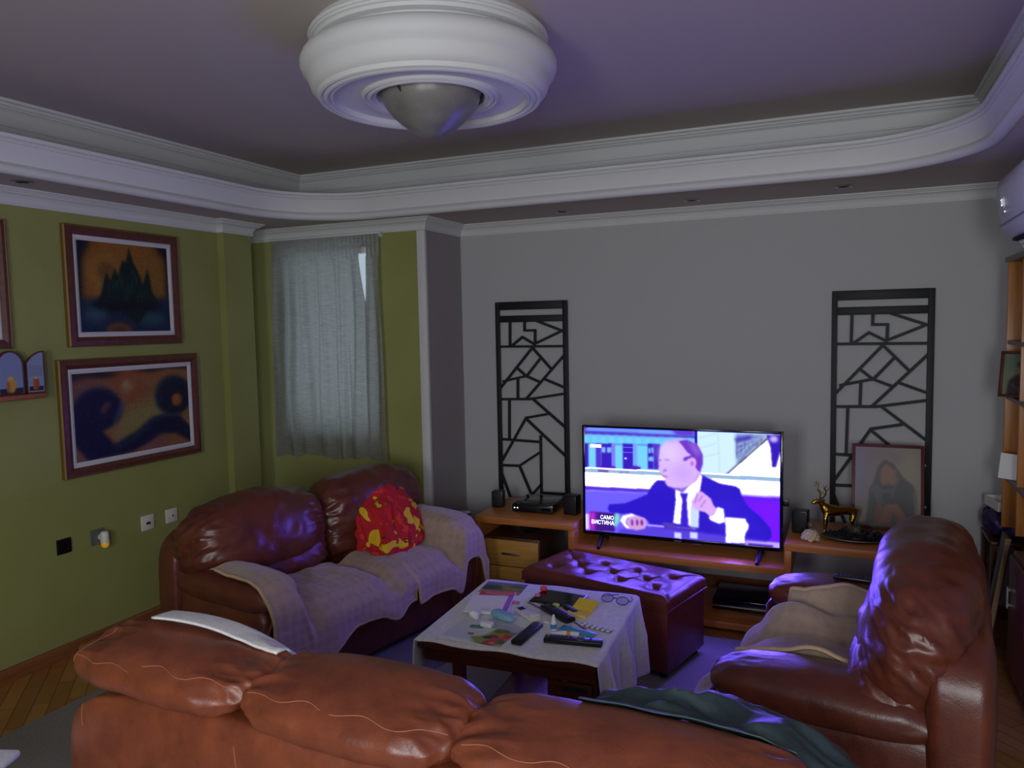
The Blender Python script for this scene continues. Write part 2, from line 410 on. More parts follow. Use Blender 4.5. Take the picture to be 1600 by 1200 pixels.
# window behind the sheer curtain
w1 = MB()
for x in (WX0, WX1 - .05): w1.lo((x, WY + .06, WZ0), (x + .05, WY + .13, WZ1), .004)
for z in (WZ0, WZ1 - .05): w1.lo((WX0 + .05, WY + .06, z), (WX1 - .05, WY + .13, z + .05), .004)
w1 = struct(w1.build('window_1', M['whitepaint']))
MB().lo((WX0 + .05, WY + .09, WZ0 + .05), (WX1 - .05, WY + .1, WZ1 - .05)).build('window_pane', M['pane'], w1, 0)
MB().lo((WX0 - .01, WY - .015, WZ0 - .03), (WX1 + .01, WY + .06, WZ0)).build('window_sill', M['whitepaint'], w1, 0)
# vertical white corner strip
struct(MB().lo((CX - .055, WY - .014, 0), (CX + .006, WY + .02, 2.333), .004).build('trim_corner', M['white']))
# ceilings
struct(MB().lo((-4.4, BY - .2, HC), (RX + .2, DY + .2, HC + .1)).build('ceiling', M['ceil'], smooth=0))
def rrect(x0, y0, x1, y1, r, n=14):   # clockwise seen from above, interior to the right
    pts = []
    for cx, cy, a0 in ((x0 + r, y1 - r, 180), (x1 - r, y1 - r, 90), (x1 - r, y0 + r, 0), (x0 + r, y0 + r, -90)):
        for k in range(n + 1):
            a = R(a0 - 90 * k / n); pts.append((cx + r * math.cos(a), cy + r * math.sin(a)))
    return pts
lip = rrect(-3.345, -.55, .54, 4.21, .55)
bm = bmesh.new()
o4 = [bm.verts.new((x, y, HS)) for x, y in ((-4.3, BY - .1), (-4.3, DY + .1), (RX + .1, DY + .1), (RX + .1, BY - .1))]
i4 = [bm.verts.new((x, y, HS)) for x, y in lip]
ed = [bm.edges.new((L[i], L[(i + 1) % len(L)])) for L in (o4, i4) for i in range(len(L))]
bmesh.ops.triangle_fill(bm, use_beauty=True, edges=ed)
bmesh.ops.delete(bm, geom=[f for f in bm.faces if all(v in i4 for v in f.verts)], context='FACES')
mb = MB(); mb.addbm(bm); struct(mb.build('ceiling_soffit', M['ceil'], smooth=0))
lipprof = [(-.03, 2.416), (-.02, 2.402), (.0, 2.396), (.016, 2.400), (.026, 2.412), (.027, 2.424), (.020, 2.436), (.006, 2.442), (.002, 2.449), (.004, 2.456),
           (.008, 2.47), (.013, 2.49), (.020, 2.510), (.027, 2.522), (.029, 2.526), (.037, 2.528), (.041, 2.534), (.039, 2.541), (.036, 2.543), (.046, 2.546), (.05, 2.553), (.049, 2.562), (.044, 2.566), (-.02, 2.566), (-.03, 2.44)]
struct(sweep(lip, lipprof, True).build('trim_cove', M['white'], smooth=40))
rec = [(-3.655, -.9), (-3.655, 4.575), (.62, 4.575), (.62, -.9)]
recprof = [(0, 2.43), (0, 2.682), (.006, 2.684), (.006, 2.692), (.002, 2.694), (.004, 2.735), (.010, 2.752), (.020, 2.760), (.028, 2.761), (.030, 2.768), (.038, 2.771), (.042, 2.778), (.040, 2.784), (.054, 2.787), (.058, 2.794), (.058, 2.80)]
struct(sweep(rec, recprof, True).build('trim_recess', M['white'], smooth=30))
corn = [(LX, BY), (LX, PY0), (PX, PY0), (PX, PY1), (NX, PY1), (NX, WY), (CX, WY), (CX, DY), (RX, DY), (RX, BY)]
cornprof = [(0, 2.334), (.010, 2.334), (.014, 2.340), (.014, 2.346), (.010, 2.350), (.014, 2.366), (.026, 2.382), (.040, 2.389), (.044, 2.390), (.046, 2.396), (.054, 2.398), (.058, 2.404), (.066, 2.406), (.070, 2.411), (.070, 2.416)]
struct(sweep(corn, cornprof).build('trim_cornice', M['white'], smooth=30))
bprof = [(0, 0), (.018, 0), (.018, .058), (.010, .069), (0, .070)]
struct(sweep([(LX, BY), (LX, PY0), (PX, PY0), (PX, PY1)], bprof).build('baseboard_left', M['basewood'], smooth=30))
struct(sweep([(CX, WY), (CX, DY), (RX, DY)], bprof).build('baseboard_far', M['basewood'], smooth=30))
struct(sweep([(NX, WY), (CX, WY)], bprof).build('baseboard_window', M['basewood'], smooth=30))

# recessed spots in the soffit
def spot(x, y, label):
    t = thing('recessed_spotlight', label, 'spotlight', (x, y, HS), group='recessed spotlights in the soffit')
    MB().lathe([(.034, 0), (.046, -.001), (.047, -.005), (.042, -.008), (.033, -.006), (.030, .0)], 28).build('ring', M['steel'], t)
    MB().lathe([(.031, -.003), (.0, -.003)], 24).build('lens', M['darkgap'], t)
spot(-1.67, 4.66, 'recessed spotlight in the soffit above the left lattice panel')
spot(-.85, 4.63, 'recessed spotlight in the soffit above the television')
spot(-.03, 4.59, 'recessed spotlight in the soffit above the right lattice panel')
spot(-3.54, 2.43, 'recessed spotlight in the soffit above the green wall with paintings')

# plaster rose and bowl lamp
C0 = (-1.47, 2.64)
t = thing('ceiling_rose', 'large round white plaster ceiling rose with stepped rings', 'ceiling rose', (*C0, 0))
rose = [(.43, 2.80), (.436, 2.786), (.446, 2.782), (.450, 2.775), (.446, 2.768), (.440, 2.766), (.439, 2.760), (.431, 2.757), (.428, 2.752), (.426, 2.746), (.412, 2.742), (.400, 2.741), (.398, 2.736), (.398, 2.722), (.43, 2.719), (.458, 2.712), (.474, 2.700), (.482, 2.682), (.482, 2.665), (.474, 2.645), (.460, 2.632), (.455, 2.622), (.452, 2.608), (.446, 2.590), (.436, 2.577), (.425, 2.570)]
MB().lathe(rose, 96).build('rose_body', M['white'], t, 30)
MB().lathe([(.425, 2.570), (.420, 2.556), (.412, 2.552), (.405, 2.555), (.403, 2.560), (.397, 2.552), (.389, 2.549), (.382, 2.553), (.380, 2.559), (.375, 2.554), (.368, 2.553), (.363, 2.560), (.360, 2.573), (.31, 2.576), (.262, 2.576)], 96).build('outer_ring', M['white'], t, 30)
MB().lathe([(.262, 2.576), (.260, 2.566), (.252, 2.561), (.245, 2.564), (.243, 2.569), (.238, 2.561), (.230, 2.559), (.223, 2.563), (.221, 2.570), (.214, 2.566), (.207, 2.570), (.203, 2.59), (.203, 2.63), (.0, 2.63)], 96).build('inner_ring', M['white'], t, 30)
t = thing('ceiling_lamp', 'mottled grey glass bowl lamp hanging inside the round ceiling rose', 'ceiling lamp', (*C0, 0))
MB().lathe([(.192, 2.588), (.187, 2.578), (.186, 2.562), (.174, 2.536), (.150, 2.506), (.117, 2.476), (.083, 2.451), (.047, 2.431), (.018, 2.4225), (.0, 2.421)], 64).build('glass_bowl', M['glasswhite'], t, 60)
MB().lathe([(.16, 2.63), (.16, 2.595), (.0, 2.595)], 48).build('lamp_base', M['whitepaint'], t)
for a in (262, 38, 150):
    MB().tube([(.200 * math.cos(R(a)), .200 * math.sin(R(a)), 2.602), (.197 * math.cos(R(a)), .197 * math.sin(R(a)), 2.572), (.178 * math.cos(R(a)), .178 * math.sin(R(a)), 2.556), (.172 * math.cos(R(a + 6)), .172 * math.sin(R(a + 6)), 2.562)], .006, 8).sphere((.199 * math.cos(R(a)), .199 * math.sin(R(a)), 2.592), .011, 10).build('bowl_clip', M['rubber'], t)

# ------------------------------------------------------------------ sheer curtain in two leaves
t = thing('curtain_rail', 'thin white curtain rail above the small window', 'curtain rail', (-3.32, WY - .055, 2.338))
MB().lo((-.46, -.012, -.012), (.47, .012, 0), .003).build('rail', M['whitepaint'], t)
for xx in (-.43, .44): MB().lo((xx - .01, .0, -.03), (xx + .01, .055, -.004)).build('bracket', M['whitepaint'], t)
def curtain(xa, xb, label, seed, gapside, rail=False):
    nu, nv = 110, 90; vs = []; zt, zb = 2.326, .80
    for j in range(nv + 1):
        v = j / nv; z = zt + (zb - zt) * v
        for i in range(nu + 1):
            u = i / nu
            a, b = xa, xb
            a -= .02 * v * (xa < -3.5); b += .03 * v * (xb > -2.93)
            g = max(0, 1 - max(0, v - .06) / .24)
            if gapside > 0: b -= .045 * g ** .5 * (v > .055)
            if gapside < 0: a += .02 * g ** .5 * (v > .055)
            x = a + (b - a) * u
            amp = .008 + .014 * min(1, v * 3)
            y = WY - .062 + amp * (math.sin(x * 44 + seed + noise.noise((x * 6, v * 1.5, seed)) * 3) * .7 + noise.noise((x * 28, v * 2, seed)) * .9)
            if v < .09: y = WY - .062 + .004 * math.sin(x * 190)
            zz = z + (.010 * math.sin(x * 14) + .008 * math.sin(x * 37)) * v ** 6
            vs.append((x, y, zz))
    fs = [(j * (nu + 1) + i, j * (nu + 1) + i + 1, (j + 1) * (nu + 1) + i + 1, (j + 1) * (nu + 1) + i) for j in range(nv) for i in range(nu)]
    o = MB().add(vs, fs).build('sheer_curtain', M['curtain'], None, 180)
    return tag(o, label, 'curtain', 'sheer curtain leaves on the small window')
curtain(-3.765, -2.985, 'wide white sheer curtain leaf over the window beside the green pilaster', 1., 1)
curtain(-2.988, -2.868, 'narrow white sheer curtain strip right of the bright gap in the window', 4., -1)

# ================================================================== THINGS ON THE GREEN WALL
M['paint'] = attr_mat('oil paint', .55, bump=.25)
M['print'] = attr_mat('printed paper', .5)
M['icon'] = attr_mat('glossy icon print', .35, spec=.35)
def framed(name, label, y0, y1, z0, z1, canvas, fw=.052, mw=.026, depth=.03, cat='painting', group=None):
    w, h = y1 - y0, z1 - z0
    t = thing(name, label, cat, (LX, (y0 + y1) / 2, (z0 + z1) / 2), 90, group)
    f = MB(); g = MB()
    def ring(mb, a, b, d0, d1, W=w, H=h):     # mitred ring from inset a to inset b, depths d0 (outer) d1 (inner)
        vs = []
        for ins, d in ((a, 0), (a, d0), ((a + b) / 2, max(d0, d1) + .004), (b, d1), (b, 0)):
            for sx, sz in ((-1, -1), (1, -1), (1, 1), (-1, 1)): vs.append((sx * (W / 2 - ins), -d, sz * (H / 2 - ins)))
        fs = [(k * 4 + i, k * 4 + (i + 1) % 4, (k + 1) * 4 + (i + 1) % 4, (k + 1) * 4 + i) for k in range(4) for i in range(4)]
        mb.add(vs, fs)
    ring(g, 0, .012, depth - .008, depth - .004)
    ring(f, .010, fw, depth, depth - .006)
    g.build('gilt_edge', M['goldframe'], t, 25); f.build('frame', M['frame'], t, 25)
    m = MB(); ring(m, fw - .003, fw + mw, depth - .012, depth - .014); m.build('mount', M['mat'], t, 25)
    canvas.a *= np.array([.76, .78, .80])
    o = canvas.mesh('canvas', w - 2 * (fw + mw) + .004, h - 2 * (fw + mw) + .004, M['paint'], t, y=-(depth - .016))
    MB().lo((-w / 2 + .01, -.006, -h / 2 + .01), (w / 2 - .01, 0, h / 2 - .01)).build('backing', M['mahog'], t)
    return t
# island of green spires over water
c = Canvas(200, 170, (150, 90, 30))
c.ell(.5, .38, .5, .45, (190, 118, 38), .1); c.ell(.28, .36, .18, .22, (200, 140, 50), .05); c.ell(.3, .33, .1, .12, (150, 96, 40), .03); c.ell(.8, .4, .12, .3, (176, 118, 40), .05)
for p in ([(0, 0), (.14, 0), (.05, .2), (.03, .7), (0, .7)], [(1, 0), (.86, 0), (.97, .15), (.97, .6), (1, .6)]): c.poly(p, (20, 18, 40), .03)
c.poly([(0, .64), (1, .6), (1, 1), (0, 1)], (26, 48, 82), .03)
c.ell(.16, .8, .12, .1, (70, 100, 120), .04); c.ell(.75, .85, .2, .07, (60, 100, 110), .03); c.ell(.4, .97, .14, .08, (150, 90, 50), .02); c.ell(.4, .98, .08, .05, (110, 70, 40), .01)
sil = [(.14, .69), (.22, .60), (.27, .42), (.30, .33), (.33, .44), (.36, .36), (.39, .28), (.42, .38), (.45, .25), (.48, .18), (.51, .22), (.535, .12), (.55, .03), (.575, .14), (.60, .22), (.63, .28), (.66, .36), (.69, .46), (.73, .34), (.755, .27), (.775, .38), (.79, .52), (.86, .66), (.75, .72), (.66, .86), (.6, .92), (.5, .82), (.42, .76), (.32, .8), (.28, .72)]
c.poly(sil, (14, 40, 34), .012)
for k in range(60):
    x = random.uniform(.3, .74); y = random.uniform(.25, .6)
    if y > .2 + abs(x - .55) * 1.0: c.line([(x, y), (x + random.uniform(-.01, .01), y + random.uniform(.04, .1))], .012, random.choice([(30, 80, 44), (40, 92, 60), (24, 60, 60), (50, 84, 70)]), .006, .7)
c.poly([(.1, .68), (.9, .66), (.82, .74), (.2, .74)], (12, 14, 24), .02); c.grain(22, 2, 2)
framed('framed_painting', 'upper framed painting of dark green spires on an island, orange sky', 2.764, 3.511, 1.630, 2.276, c, group=None)
# two dark swirls
c = Canvas(220, 150, (176, 120, 62))
c.poly([(0, 0), (1, 0), (1, .05), (.8, .02), (.65, .07), (.5, .04), (.3, .09), (.1, .07), (0, .12)], (40, 28, 24), .012)
c.ell(.1, .2, .2, .12, (150, 96, 84), .06); c.ell(.45, .18, .16, .2, (186, 100, 44), .05); c.ell(.8, .13, .3, .08, (190, 118, 60), .04)
c.poly([(.3, .75), (.45, .45), (.75, .35), (.8, .6), (.5, .75), (.35, .85)], (176, 156, 76), .04)
c.ell(.44, .19, .06, .09, (196, 140, 84), .02); c.ell(.43, .18, .03, .045, (206, 170, 120), .012)
c.ell(.95, .75, .08, .08, (196, 140, 56), .02); c.ell(.06, .97, .1, .05, (160, 110, 90), .02); c.ell(.66, .93, .14, .06, (166, 104, 100), .02)
navy = (24, 22, 62)
c.ell(.19, .42, .19, .24, (40, 56, 84), .02); c.ell(.19, .44, .18, .23, navy, .015); c.poly([(0, .42), (.15, .3), (.22, .7), (.32, .88), (.5, .8), (.62, .66), (.72, .6), (.9, .62), (1, .8), (1, .98), (.85, .84), (.72, .82), (.6, .9), (.45, .98), (.1, 1), (0, .8)], navy, .015)
c.poly([(.3, .86), (.5, .74), (.64, .6), (.8, .58), (.78, .62), (.66, .66), (.5, .84), (.34, .92)], (30, 52, 74), .012)
c.ell(.85, .36, .175, .25, (38, 60, 84), .02); c.ell(.86, .37, .155, .225, (26, 24, 44), .014); c.ell(.88, .42, .05, .08, (206, 124, 50), .01); c.ell(.25, .42, .025, .07, (150, 90, 60), .012, 1, .4); c.ell(.36, .5, .03, .14, (96, 96, 120), .015, .7, .3)
for k in range(90):
    a = random.uniform(0, 6.28); r = random.uniform(.05, .17); cx, cy = random.choice([(.19, .46), (.86, .38)])
    pts = [(cx + r * math.cos(a + q) * .95, cy + r * 1.35 * math.sin(a + q)) for q in (0, .2, .4)]
    c.line(pts, .006, random.choice([(44, 44, 96), (60, 76, 110), (18, 16, 44)]), .003, .5)
c.grain(22, 2, 2, 5)
framed('framed_painting', 'lower framed painting of two dark blue swirls, above the wall sockets', 2.690, 3.620, .937, 1.566, c)
c = Canvas(120, 150, (120, 124, 150)); c.ell(.3, .7, .5, .3, (90, 100, 130), .1); c.ell(.6, .3, .4, .3, (150, 150, 170), .1); c.grain(14)
framed('framed_picture', 'framed picture with gilt edge cut off at the edge, above the icon shelf', 1.80, 2.466, 1.634, 2.26, c, .045, .02)

# small icon shelf with hinged icon
t = thing('wall_shelf', 'small reddish wooden wall shelf holding the arched icons', 'shelf', (LX, 0, 1.398))
MB().lo((0, 2.12, -.014), (.085, 2.578, .012), .008).build('board', M['shelfwood'], t)
MB().lo((0, 2.2, -.07), (.05, 2.222, -.014), .004).build('bracket', M['shelfwood'], t)
t = thing('triptych_icon', 'small folding arched icon with painted saints on the wall shelf', 'icon', (LX + .045, 2.425, 1.4105))
def arch(w, h, n=12): return [(-w / 2, 0), (w / 2, 0)] + [(w / 2 * math.cos(R(180 * k / n)), h - w / 2 * 1.1 + w / 2 * 1.1 * math.sin(R(180 * k / n))) for k in range(n + 1)]
M['icon_blue'] = mat('blue grey painted ground', S(128, 140, 176), .5)
def icon_wing(parent, name, w, h, loc, rz, half=0, pal=0):
    mt = Matrix.Translation(loc) @ Matrix.Rotation(R(rz), 4, 'Z') @ Matrix.Rotation(R(90), 4, 'X')
    pl = arch(w, h)
    if half: pl = [(-w / 2, 0), (w / 2, 0), (w / 2, h), (w / 4, h * .985), (0, h * .94), (-w / 4, h * .86), (-w / 2, h * .74)]
    p = MB().prism(pl, -.006, .006, mt).build(name, M['mahog'], parent, 0)
    fc = [(x * .86, h * .03 + y * .93) for x, y in pl]
    MB().prism(fc, .006, .0075, mt).build('painted_ground', M['icon_blue'], p, 0)
    c = Canvas(40, 70, (128, 140, 176)); c.rect(0, .82, 1, 1, (44, 40, 40)); fig = [(196, 150, 50), (150, 70, 40)][pal]
    c.ell(.5, .72, .2, .25, fig, .02); c.ell(.48, .48, .12, .07, (206, 170, 80), .01); c.rect(.3, .6, .42, .95, (170, 90, 50), .02); c.grain(14)
    if pal: c.rect(0, 0, 1, .45, (120, 128, 160), .05)
    inset = .84
    pv = [(x * inset, h * .05 + y * .9) for x, y in pl]
    nn = 10
    me = c.mesh('icon_print', w * .84, h * .66, M['print'], p, y=0)
    me.matrix_local = Matrix.Translation(loc) @ Matrix.Rotation(R(rz), 4, 'Z') @ Matrix.Translation((0, -.0078, h * .36))
    if half:   # the round-shouldered wing: print stays inside the outline
        me.scale = (.92, 1, .92)
    return p
icon_wing(t, 'centre_panel', .135, .215, (0, 0, 0), 90)
icon_wing(t, 'side_panel', .085, .21, (.012, .118, 0), 78, 1, 1)
# sockets
def plate(name, label, y, z, m, cat, w=.084):
    t = thing(name, label, cat, (LX, y, z), 90)
    MB().lo((-w / 2, -.011, -w / 2), (w / 2, 0, w / 2), .004).build('cover_plate', m, t)
    return t
t = plate('power_socket', 'black wall socket nearest the camera on the green wall', 2.672, .590, M['black'], 'socket', .08)
MB().lathe([(.026, 0), (.026, .004), (.021, .004), (.020, -.006), (0, -.006)], 28).build('socket_well', M['blackmat'], t).matrix_local = Matrix.Translation((0, -.0115, 0)) @ Matrix.Rotation(R(90), 4, 'X')
t = plate('power_socket', 'grey metal wall socket behind the white plug-in light', 2.868, .588, M['socketgrey'], 'socket', .085)
MB().lathe([(.026, 0), (.026, .003), (.021, .003), (.020, -.005), (0, -.005)], 28).build('socket_well', M['socketgrey'], t).matrix_local = Matrix.Translation((0, -.0115, 0)) @ Matrix.Rotation(R(90), 4, 'X')
t = thing('plug_in_light', 'white plug-in night light with amber cap on the grey socket', 'night light', (LX + .0111, 2.885, .585), 90)
MB().cyl((0, 0, 0), (0, -.03, 0), .019).tube([(0, -.03, -.028), (0, -.03, .02), (0, -.03, .030), (0, -.03, .034)], [.023, .022, .019, .012], 20).build('plug_body', M['socketwhite'], t)
MB().tube([(0, -.03, -.028), (0, -.03, -.036), (0, -.03, -.05), (0, -.03, -.058)], [.018, .021, .018, .009], 20).build('amber_cap', M['amber'], t)
t = plate('network_socket', 'white network wall socket, between plug-in light and antenna outlet', 3.198, .587, M['socketwhite'], 'socket', .088)
MB().lo((-.025, -.0135, -.014), (.025, -.011, .014), .002).build('insert', M['socketwhite'], t)
MB().lo((-.016, -.0142, -.010), (.014, -.0134, .004)).build('jack', M['darkgap'], t)
t = plate('antenna_socket', 'white antenna wall outlet nearest the loveseat', 3.372, .588, M['socketwhite'], 'socket', .084)
MB().cyl((.0, -.011, 0), (.0, -.016, 0), .011).build('port_ring', M['socketwhite'], t)
MB().cyl((.0, -.0161, 0), (.0, -.0166, 0), .006).build('port', M['darkgap'], t)

# ================================================================== LATTICE PANELS ON THE FAR WALL
SEG = [(0.109, 0.132, 0.106, 0.302), (0.22, 0.135, 0.218, 0.2), (0.218, 0.2, 0.297, 0.201), (0.297, 0.201, 0.295, 0.286), (0.308, 0.136, 0.495, 0.206), (0.495, 0.206, 0.289, 0.295), (0.125, 0.302, 0.2, 0.246), (0.2, 0.246, 0.289, 0.295), (0.013, 0.311, 0.512, 0.311), (0.28, 0.313, 0.006, 0.61), (0.279, 0.325, 0.404, 0.459), (0.335, 0.392, 0.228, 0.517), (0.155, 0.46, 0.224, 0.517), (0.051, 0.555, 0.224, 0.517), (0.224, 0.517, 0.323, 0.557), (0.510, 0.369, 0.228, 0.67), (0.361, 0.537, 0.510, 0.595), (0.161, 0.541, 0.158, 0.671), (0.004, 0.683, 0.244, 0.678), (0.244, 0.678, 0.510, 0.635), (0.093, 0.681, 0.087, 0.959), (0.273, 0.678, 0.505, 0.865), (0.379, 0.779, 0.218, 0.81), (0.218, 0.81, 0.0, 1.134), (0.225, 0.823, 0.505, 1.065), (0.0, 0.968, 0.319, 0.976), (0.325, 0.936, 0.324, 1.334), (0.317, 1.05, 0.16, 1.153), (0.16, 1.153, 0.0, 1.156), (0.16, 1.153, 0.25, 1.357), (0.0, 1.208, 0.101, 1.424), (0.325, 1.274, 0.24, 1.367), (0.324, 1.334, 0.506, 1.332), (.25, 1.357, .31, 1.424)]
def lattice(x, label):
    W, H, b = .535, 1.46, .030
    t = thing('lattice_panel', label, 'wall panel', (x, DY, 1.862), group='black lattice panels on the grey wall')
    f = MB()
    for a in ((0, 0, b, H), (W - b - .004, 0, W, H), (b, 0, W - b, .056), (b, .096, W - b, .142), (b, H - .04, W - b, H)):
        f.lo((a[0], -.034, -a[3]), (a[2], -.016, -a[1]), .0015)
    f.build('outer_frame', M['blackmat'], t)
    l = MB()
    for i, (x1, y1, x2, y2) in enumerate(SEG):
        x1, x2 = (min(max(q, .02), W - .02) for q in (x1, x2)); y2 = min(y2, H - .03)
        d = Vector((x2 - x1, 0, -(y2 - y1))); L = d.length; an = math.atan2(d.z, d.x)
        l.box(((x1 + x2) / 2, -.025 + .0003 * (i % 5), -(y1 + y2) / 2), (L + .012, .014, .0165), 0, Matrix.Rotation(-an, 3, 'Y'))
    l.build('lattice_bars', M['blackmat'], t, 0)
    for xx in (.015, W - .015):
        for zz in (-.1, -.75, -1.35): MB().cyl((xx, -.016, zz), (xx, 0, zz), .008, n=12).build('standoff', M['black'], t)
lattice(-2.272, 'black geometric lattice wall panel beside the white corner, behind the set-top box')
lattice(-.086, 'black geometric lattice wall panel behind the icon and gold deer')

# ================================================================== TV BENCH
FY, BKY, ZB, ZS = 4.2, 4.74, .525, .388
t = thing('tv_bench', 'orange beech television bench with raised boxes at both ends', 'tv bench', (0, 0, 0))
x0, x1, x2, x3, x4 = -2.112, -1.500, -1.475, -.268, .56
th = .040
MB().lo((x0, FY, ZB - th), (-1.462, BKY, ZB), .002).build('box_top', M['beech'], t)
MB().lo((-.292, FY, ZB - th), (x4, BKY, ZB), .002).build('box_top', M['beech'], t)
MB().lo((x0, FY, 0), (x0 + .036, BKY, ZB - th), .002).build('end_panel', M['beech'], t)
MB().lo((x4 - .036, FY, 0), (x4, BKY, ZB - th), .002).build('end_panel', M['beech'], t)
MB().lo((-1.498, FY, ZS - th), (-1.462, BKY, ZB - th), .002).build('upright', M['beech'], t)
MB().lo((-.292, FY, ZS - th), (-.256, BKY, ZB - th), .002).build('upright', M['beech'], t)
MB().lo((-1.462, FY, ZS - th), (-.292, BKY, ZS), .002).build('centre_shelf', M['beech'], t)
MB().lo((-1.55, FY + .0, .018), (x4 - .036, BKY, .055), .002).build('bottom_shelf', M['beech'], t)
MB().lo((-1.50, FY + .1, 0), (x4 - .05, FY + .12, .018)).lo((-1.5, BKY - .05, 0), (x4 - .05, BKY - .03, .018)).build('plinth', M['mahog'], t)
t = thing('drawer_unit', 'beech drawer unit under the left box of the television bench', 'drawer unit', (-2.07, FY + .03, 0))
MB().lo((0, .02, .03), (.37, .48, .392), .002).build('carcass', M['walnut'], t)
MB().lo((.03, .04, 0), (.34, .46, .03)).build('plinth', M['mahog'], t)
for z0, z1 in ((.218, .378), (.048, .212)):
    d = MB().lo((.003, .0, z0), (.367, .02, z1), .003).build('drawer', M['beechlight'], t)
    h = MB().lo((.13, -.018, (z0 + z1) / 2 - .006), (.25, -.010, (z0 + z1) / 2 + .006), .002)
    for xx in (.14, .24): h.cyl((xx, -.012, (z0 + z1) / 2), (xx, 0, (z0 + z1) / 2), .004, n=10)
    h.build('handle', M['steel'], d)
t = thing('glass_dish', 'small round clear glass dish on the drawer unit', 'dish', (-1.83, FY + .22, .392))
MB().lathe([(0, .004), (.04, .004), (.055, .012), (.066, .032), (.069, .032), (.058, .008), (.042, 0), (0, 0)], 40).build('dish', M['clear'], t, 50)
MB().lathe([(0, .034), (.068, .034), (.069, .037), (.03, .045), (.012, .047), (.012, .056), (0, .058)], 40).build('lid', M['clear'], t, 50)

# television
SW, SH = 1.098, .620
TVX, TVY, TVZ = -.873, 4.315, .778
t = thing('television', 'large television showing a talk show guest, on the bench', 'tv', (TVX, TVY, ZS), 0)
zc = TVZ - ZS
e = MB()
W2, H2 = SW / 2 + .016, SH / 2 + .014
e.lo((-W2, -.012, zc - H2 - .008), (-SW / 2, .03, zc + H2), .003).lo((SW / 2, -.012, zc - H2 - .008), (W2, .03, zc + H2), .003)
e.lo((-SW / 2, -.012, zc + SH / 2), (SW / 2, .03, zc + H2), .003).lo((-SW / 2, -.012, zc - H2 - .008), (SW / 2, .03, zc - SH / 2), .003)
e.build('bezel', M['blackgloss'], t)
MB().lo((-W2 + .004, .0, zc - H2), (W2 - .004, .03, zc + H2 - .004)).lo((-.38, .03, zc - .28), (.38, .065, zc + .12), .012).build('rear_cover', M['black'], t)
for s in (-1, 1):
    fx = s * .452
    f = MB().tube([(fx, .01, zc - H2 + .02), (fx, -.0, zc - H2 - .02), (fx - .01 * s, -.11, .008)], [.017, .016, .010], 10).tube([(fx, .01, zc - H2 - .005), (fx, .12, .009)], [.016, .010], 10)
    f.build('foot', M['black'], t)
MB().lo((-.02, -.0135, zc - H2 - .003), (.02, -.0118, zc - H2 + .003)).build('badge', M['steel'], t)
MB().lo((.09, -.0135, zc - H2 - .009), (.13, -.0118, zc - H2 - .006)).build('power_light', M['steel'], t)
MB().lo((W2 - .005, .012, zc - .085), (W2 + .03, .025, zc - .045), .002).build('usb_stick', M['black'], t)
def Q(x, y):      # position on the broadcast picture
    u = (x - 60) / 1408.; yt = 118 + 42 * u; yb = 858 + 132 * u
    return (u, (y - yt) / (yb - yt))
def P(*p): return [Q(a, b) for a, b in p]
c = Canvas(336, 190, (240, 246, 255))
cy1, cy2, dk = (120, 214, 236), (96, 190, 230), (56, 26, 196)
c.poly(P((50, 100), (890, 140), (890, 440), (50, 412)), cy1)
c.poly(P((50, 100), (890, 140), (890, 190), (50, 165)), (96, 60, 220), .01); c.poly(P((90, 122), (720, 142), (760, 168), (60, 140)), (120, 190, 245), .006)
c.poly(P((60, 150), (890, 180), (890, 192), (60, 164)), (70, 50, 200), .004)
for k in range(12): c.rect(*Q(90 + k * 68, 172 + k * 2), *Q(118 + k * 68, 228 + k * 2), (104, 196, 232), .008)
c.poly(P((56, 232), (650, 245), (650, 252), (56, 240)), (80, 120, 220), .003)
for a, b, col in ((56, 88, dk), (150, 190, (80, 50, 210)), (190, 275, dk), (275, 300, (130, 120, 235)), (356, 436, dk), (436, 466, (120, 170, 240)), (545, 590, dk), (590, 640, (70, 40, 205))): c.poly(P((a, 235), (b, 237), (b, 420), (a, 418)), col, .003)
for a, b, y0, y1 in ((195, 225, 262, 300), (235, 270, 262, 300), (550, 566, 265, 302), (572, 588, 265, 302), (552, 586, 330, 362)): c.poly(P((a, y0), (b, y0), (b, y1), (a, y1)), (130, 190, 240), .002)
c.line(P((356, 262), (436, 264)), .004, (130, 110, 235)); c.line(P((356, 298), (436, 300)), .004, (130, 110, 235)); c.ell(*Q(378, 342), .006, .01, (220, 200, 250))
c.poly(P((430, 395), (490, 400), (490, 425), (430, 425)), (70, 30, 190), .004)
c.poly(P((185, 395), (300, 398), (300, 415), (185, 412)), (64, 24, 190), .004)
c.poly(P((108, 240), (190, 242), (190, 264), (108, 262)), (244, 244, 255))
# right insert: shop aisle
c.poly(P((905, 140), (1480, 150), (1480, 485), (905, 458)), (214, 244, 248))
for p in (((905, 195), (1040, 160)), ((1050, 160), (1062, 440)), ((905, 340), (1060, 300)), ((1160, 160), (1170, 360)), ((905, 270), (1040, 230))): c.line(P(*p), .003, (150, 200, 214), .002, .7)
c.poly(P((1170, 160), (1385, 165), (1180, 385)), (120, 140, 200), .006); c.poly(P((1160, 195), (1280, 170), (1270, 200), (1180, 218)), (70, 50, 190), .006)
for k in range(7): c.line(P((1180 + k * 26, 215 + (k % 2) * 30), (1180 + k * 28, 330 - k * 22)), .006, (70, 70, 160), .003, .8)
for k in range(4): c.line(P((1180, 240 + k * 40), (1370 - k * 40, 175 + k * 26)), .004, (200, 220, 240), .002, .7)
c.poly(P((1480, 165), (1390, 190), (1110, 455), (1480, 480)), (244, 252, 252), .004); c.line(P((1385, 190), (1105, 456)), .007, (60, 60, 90), .003)
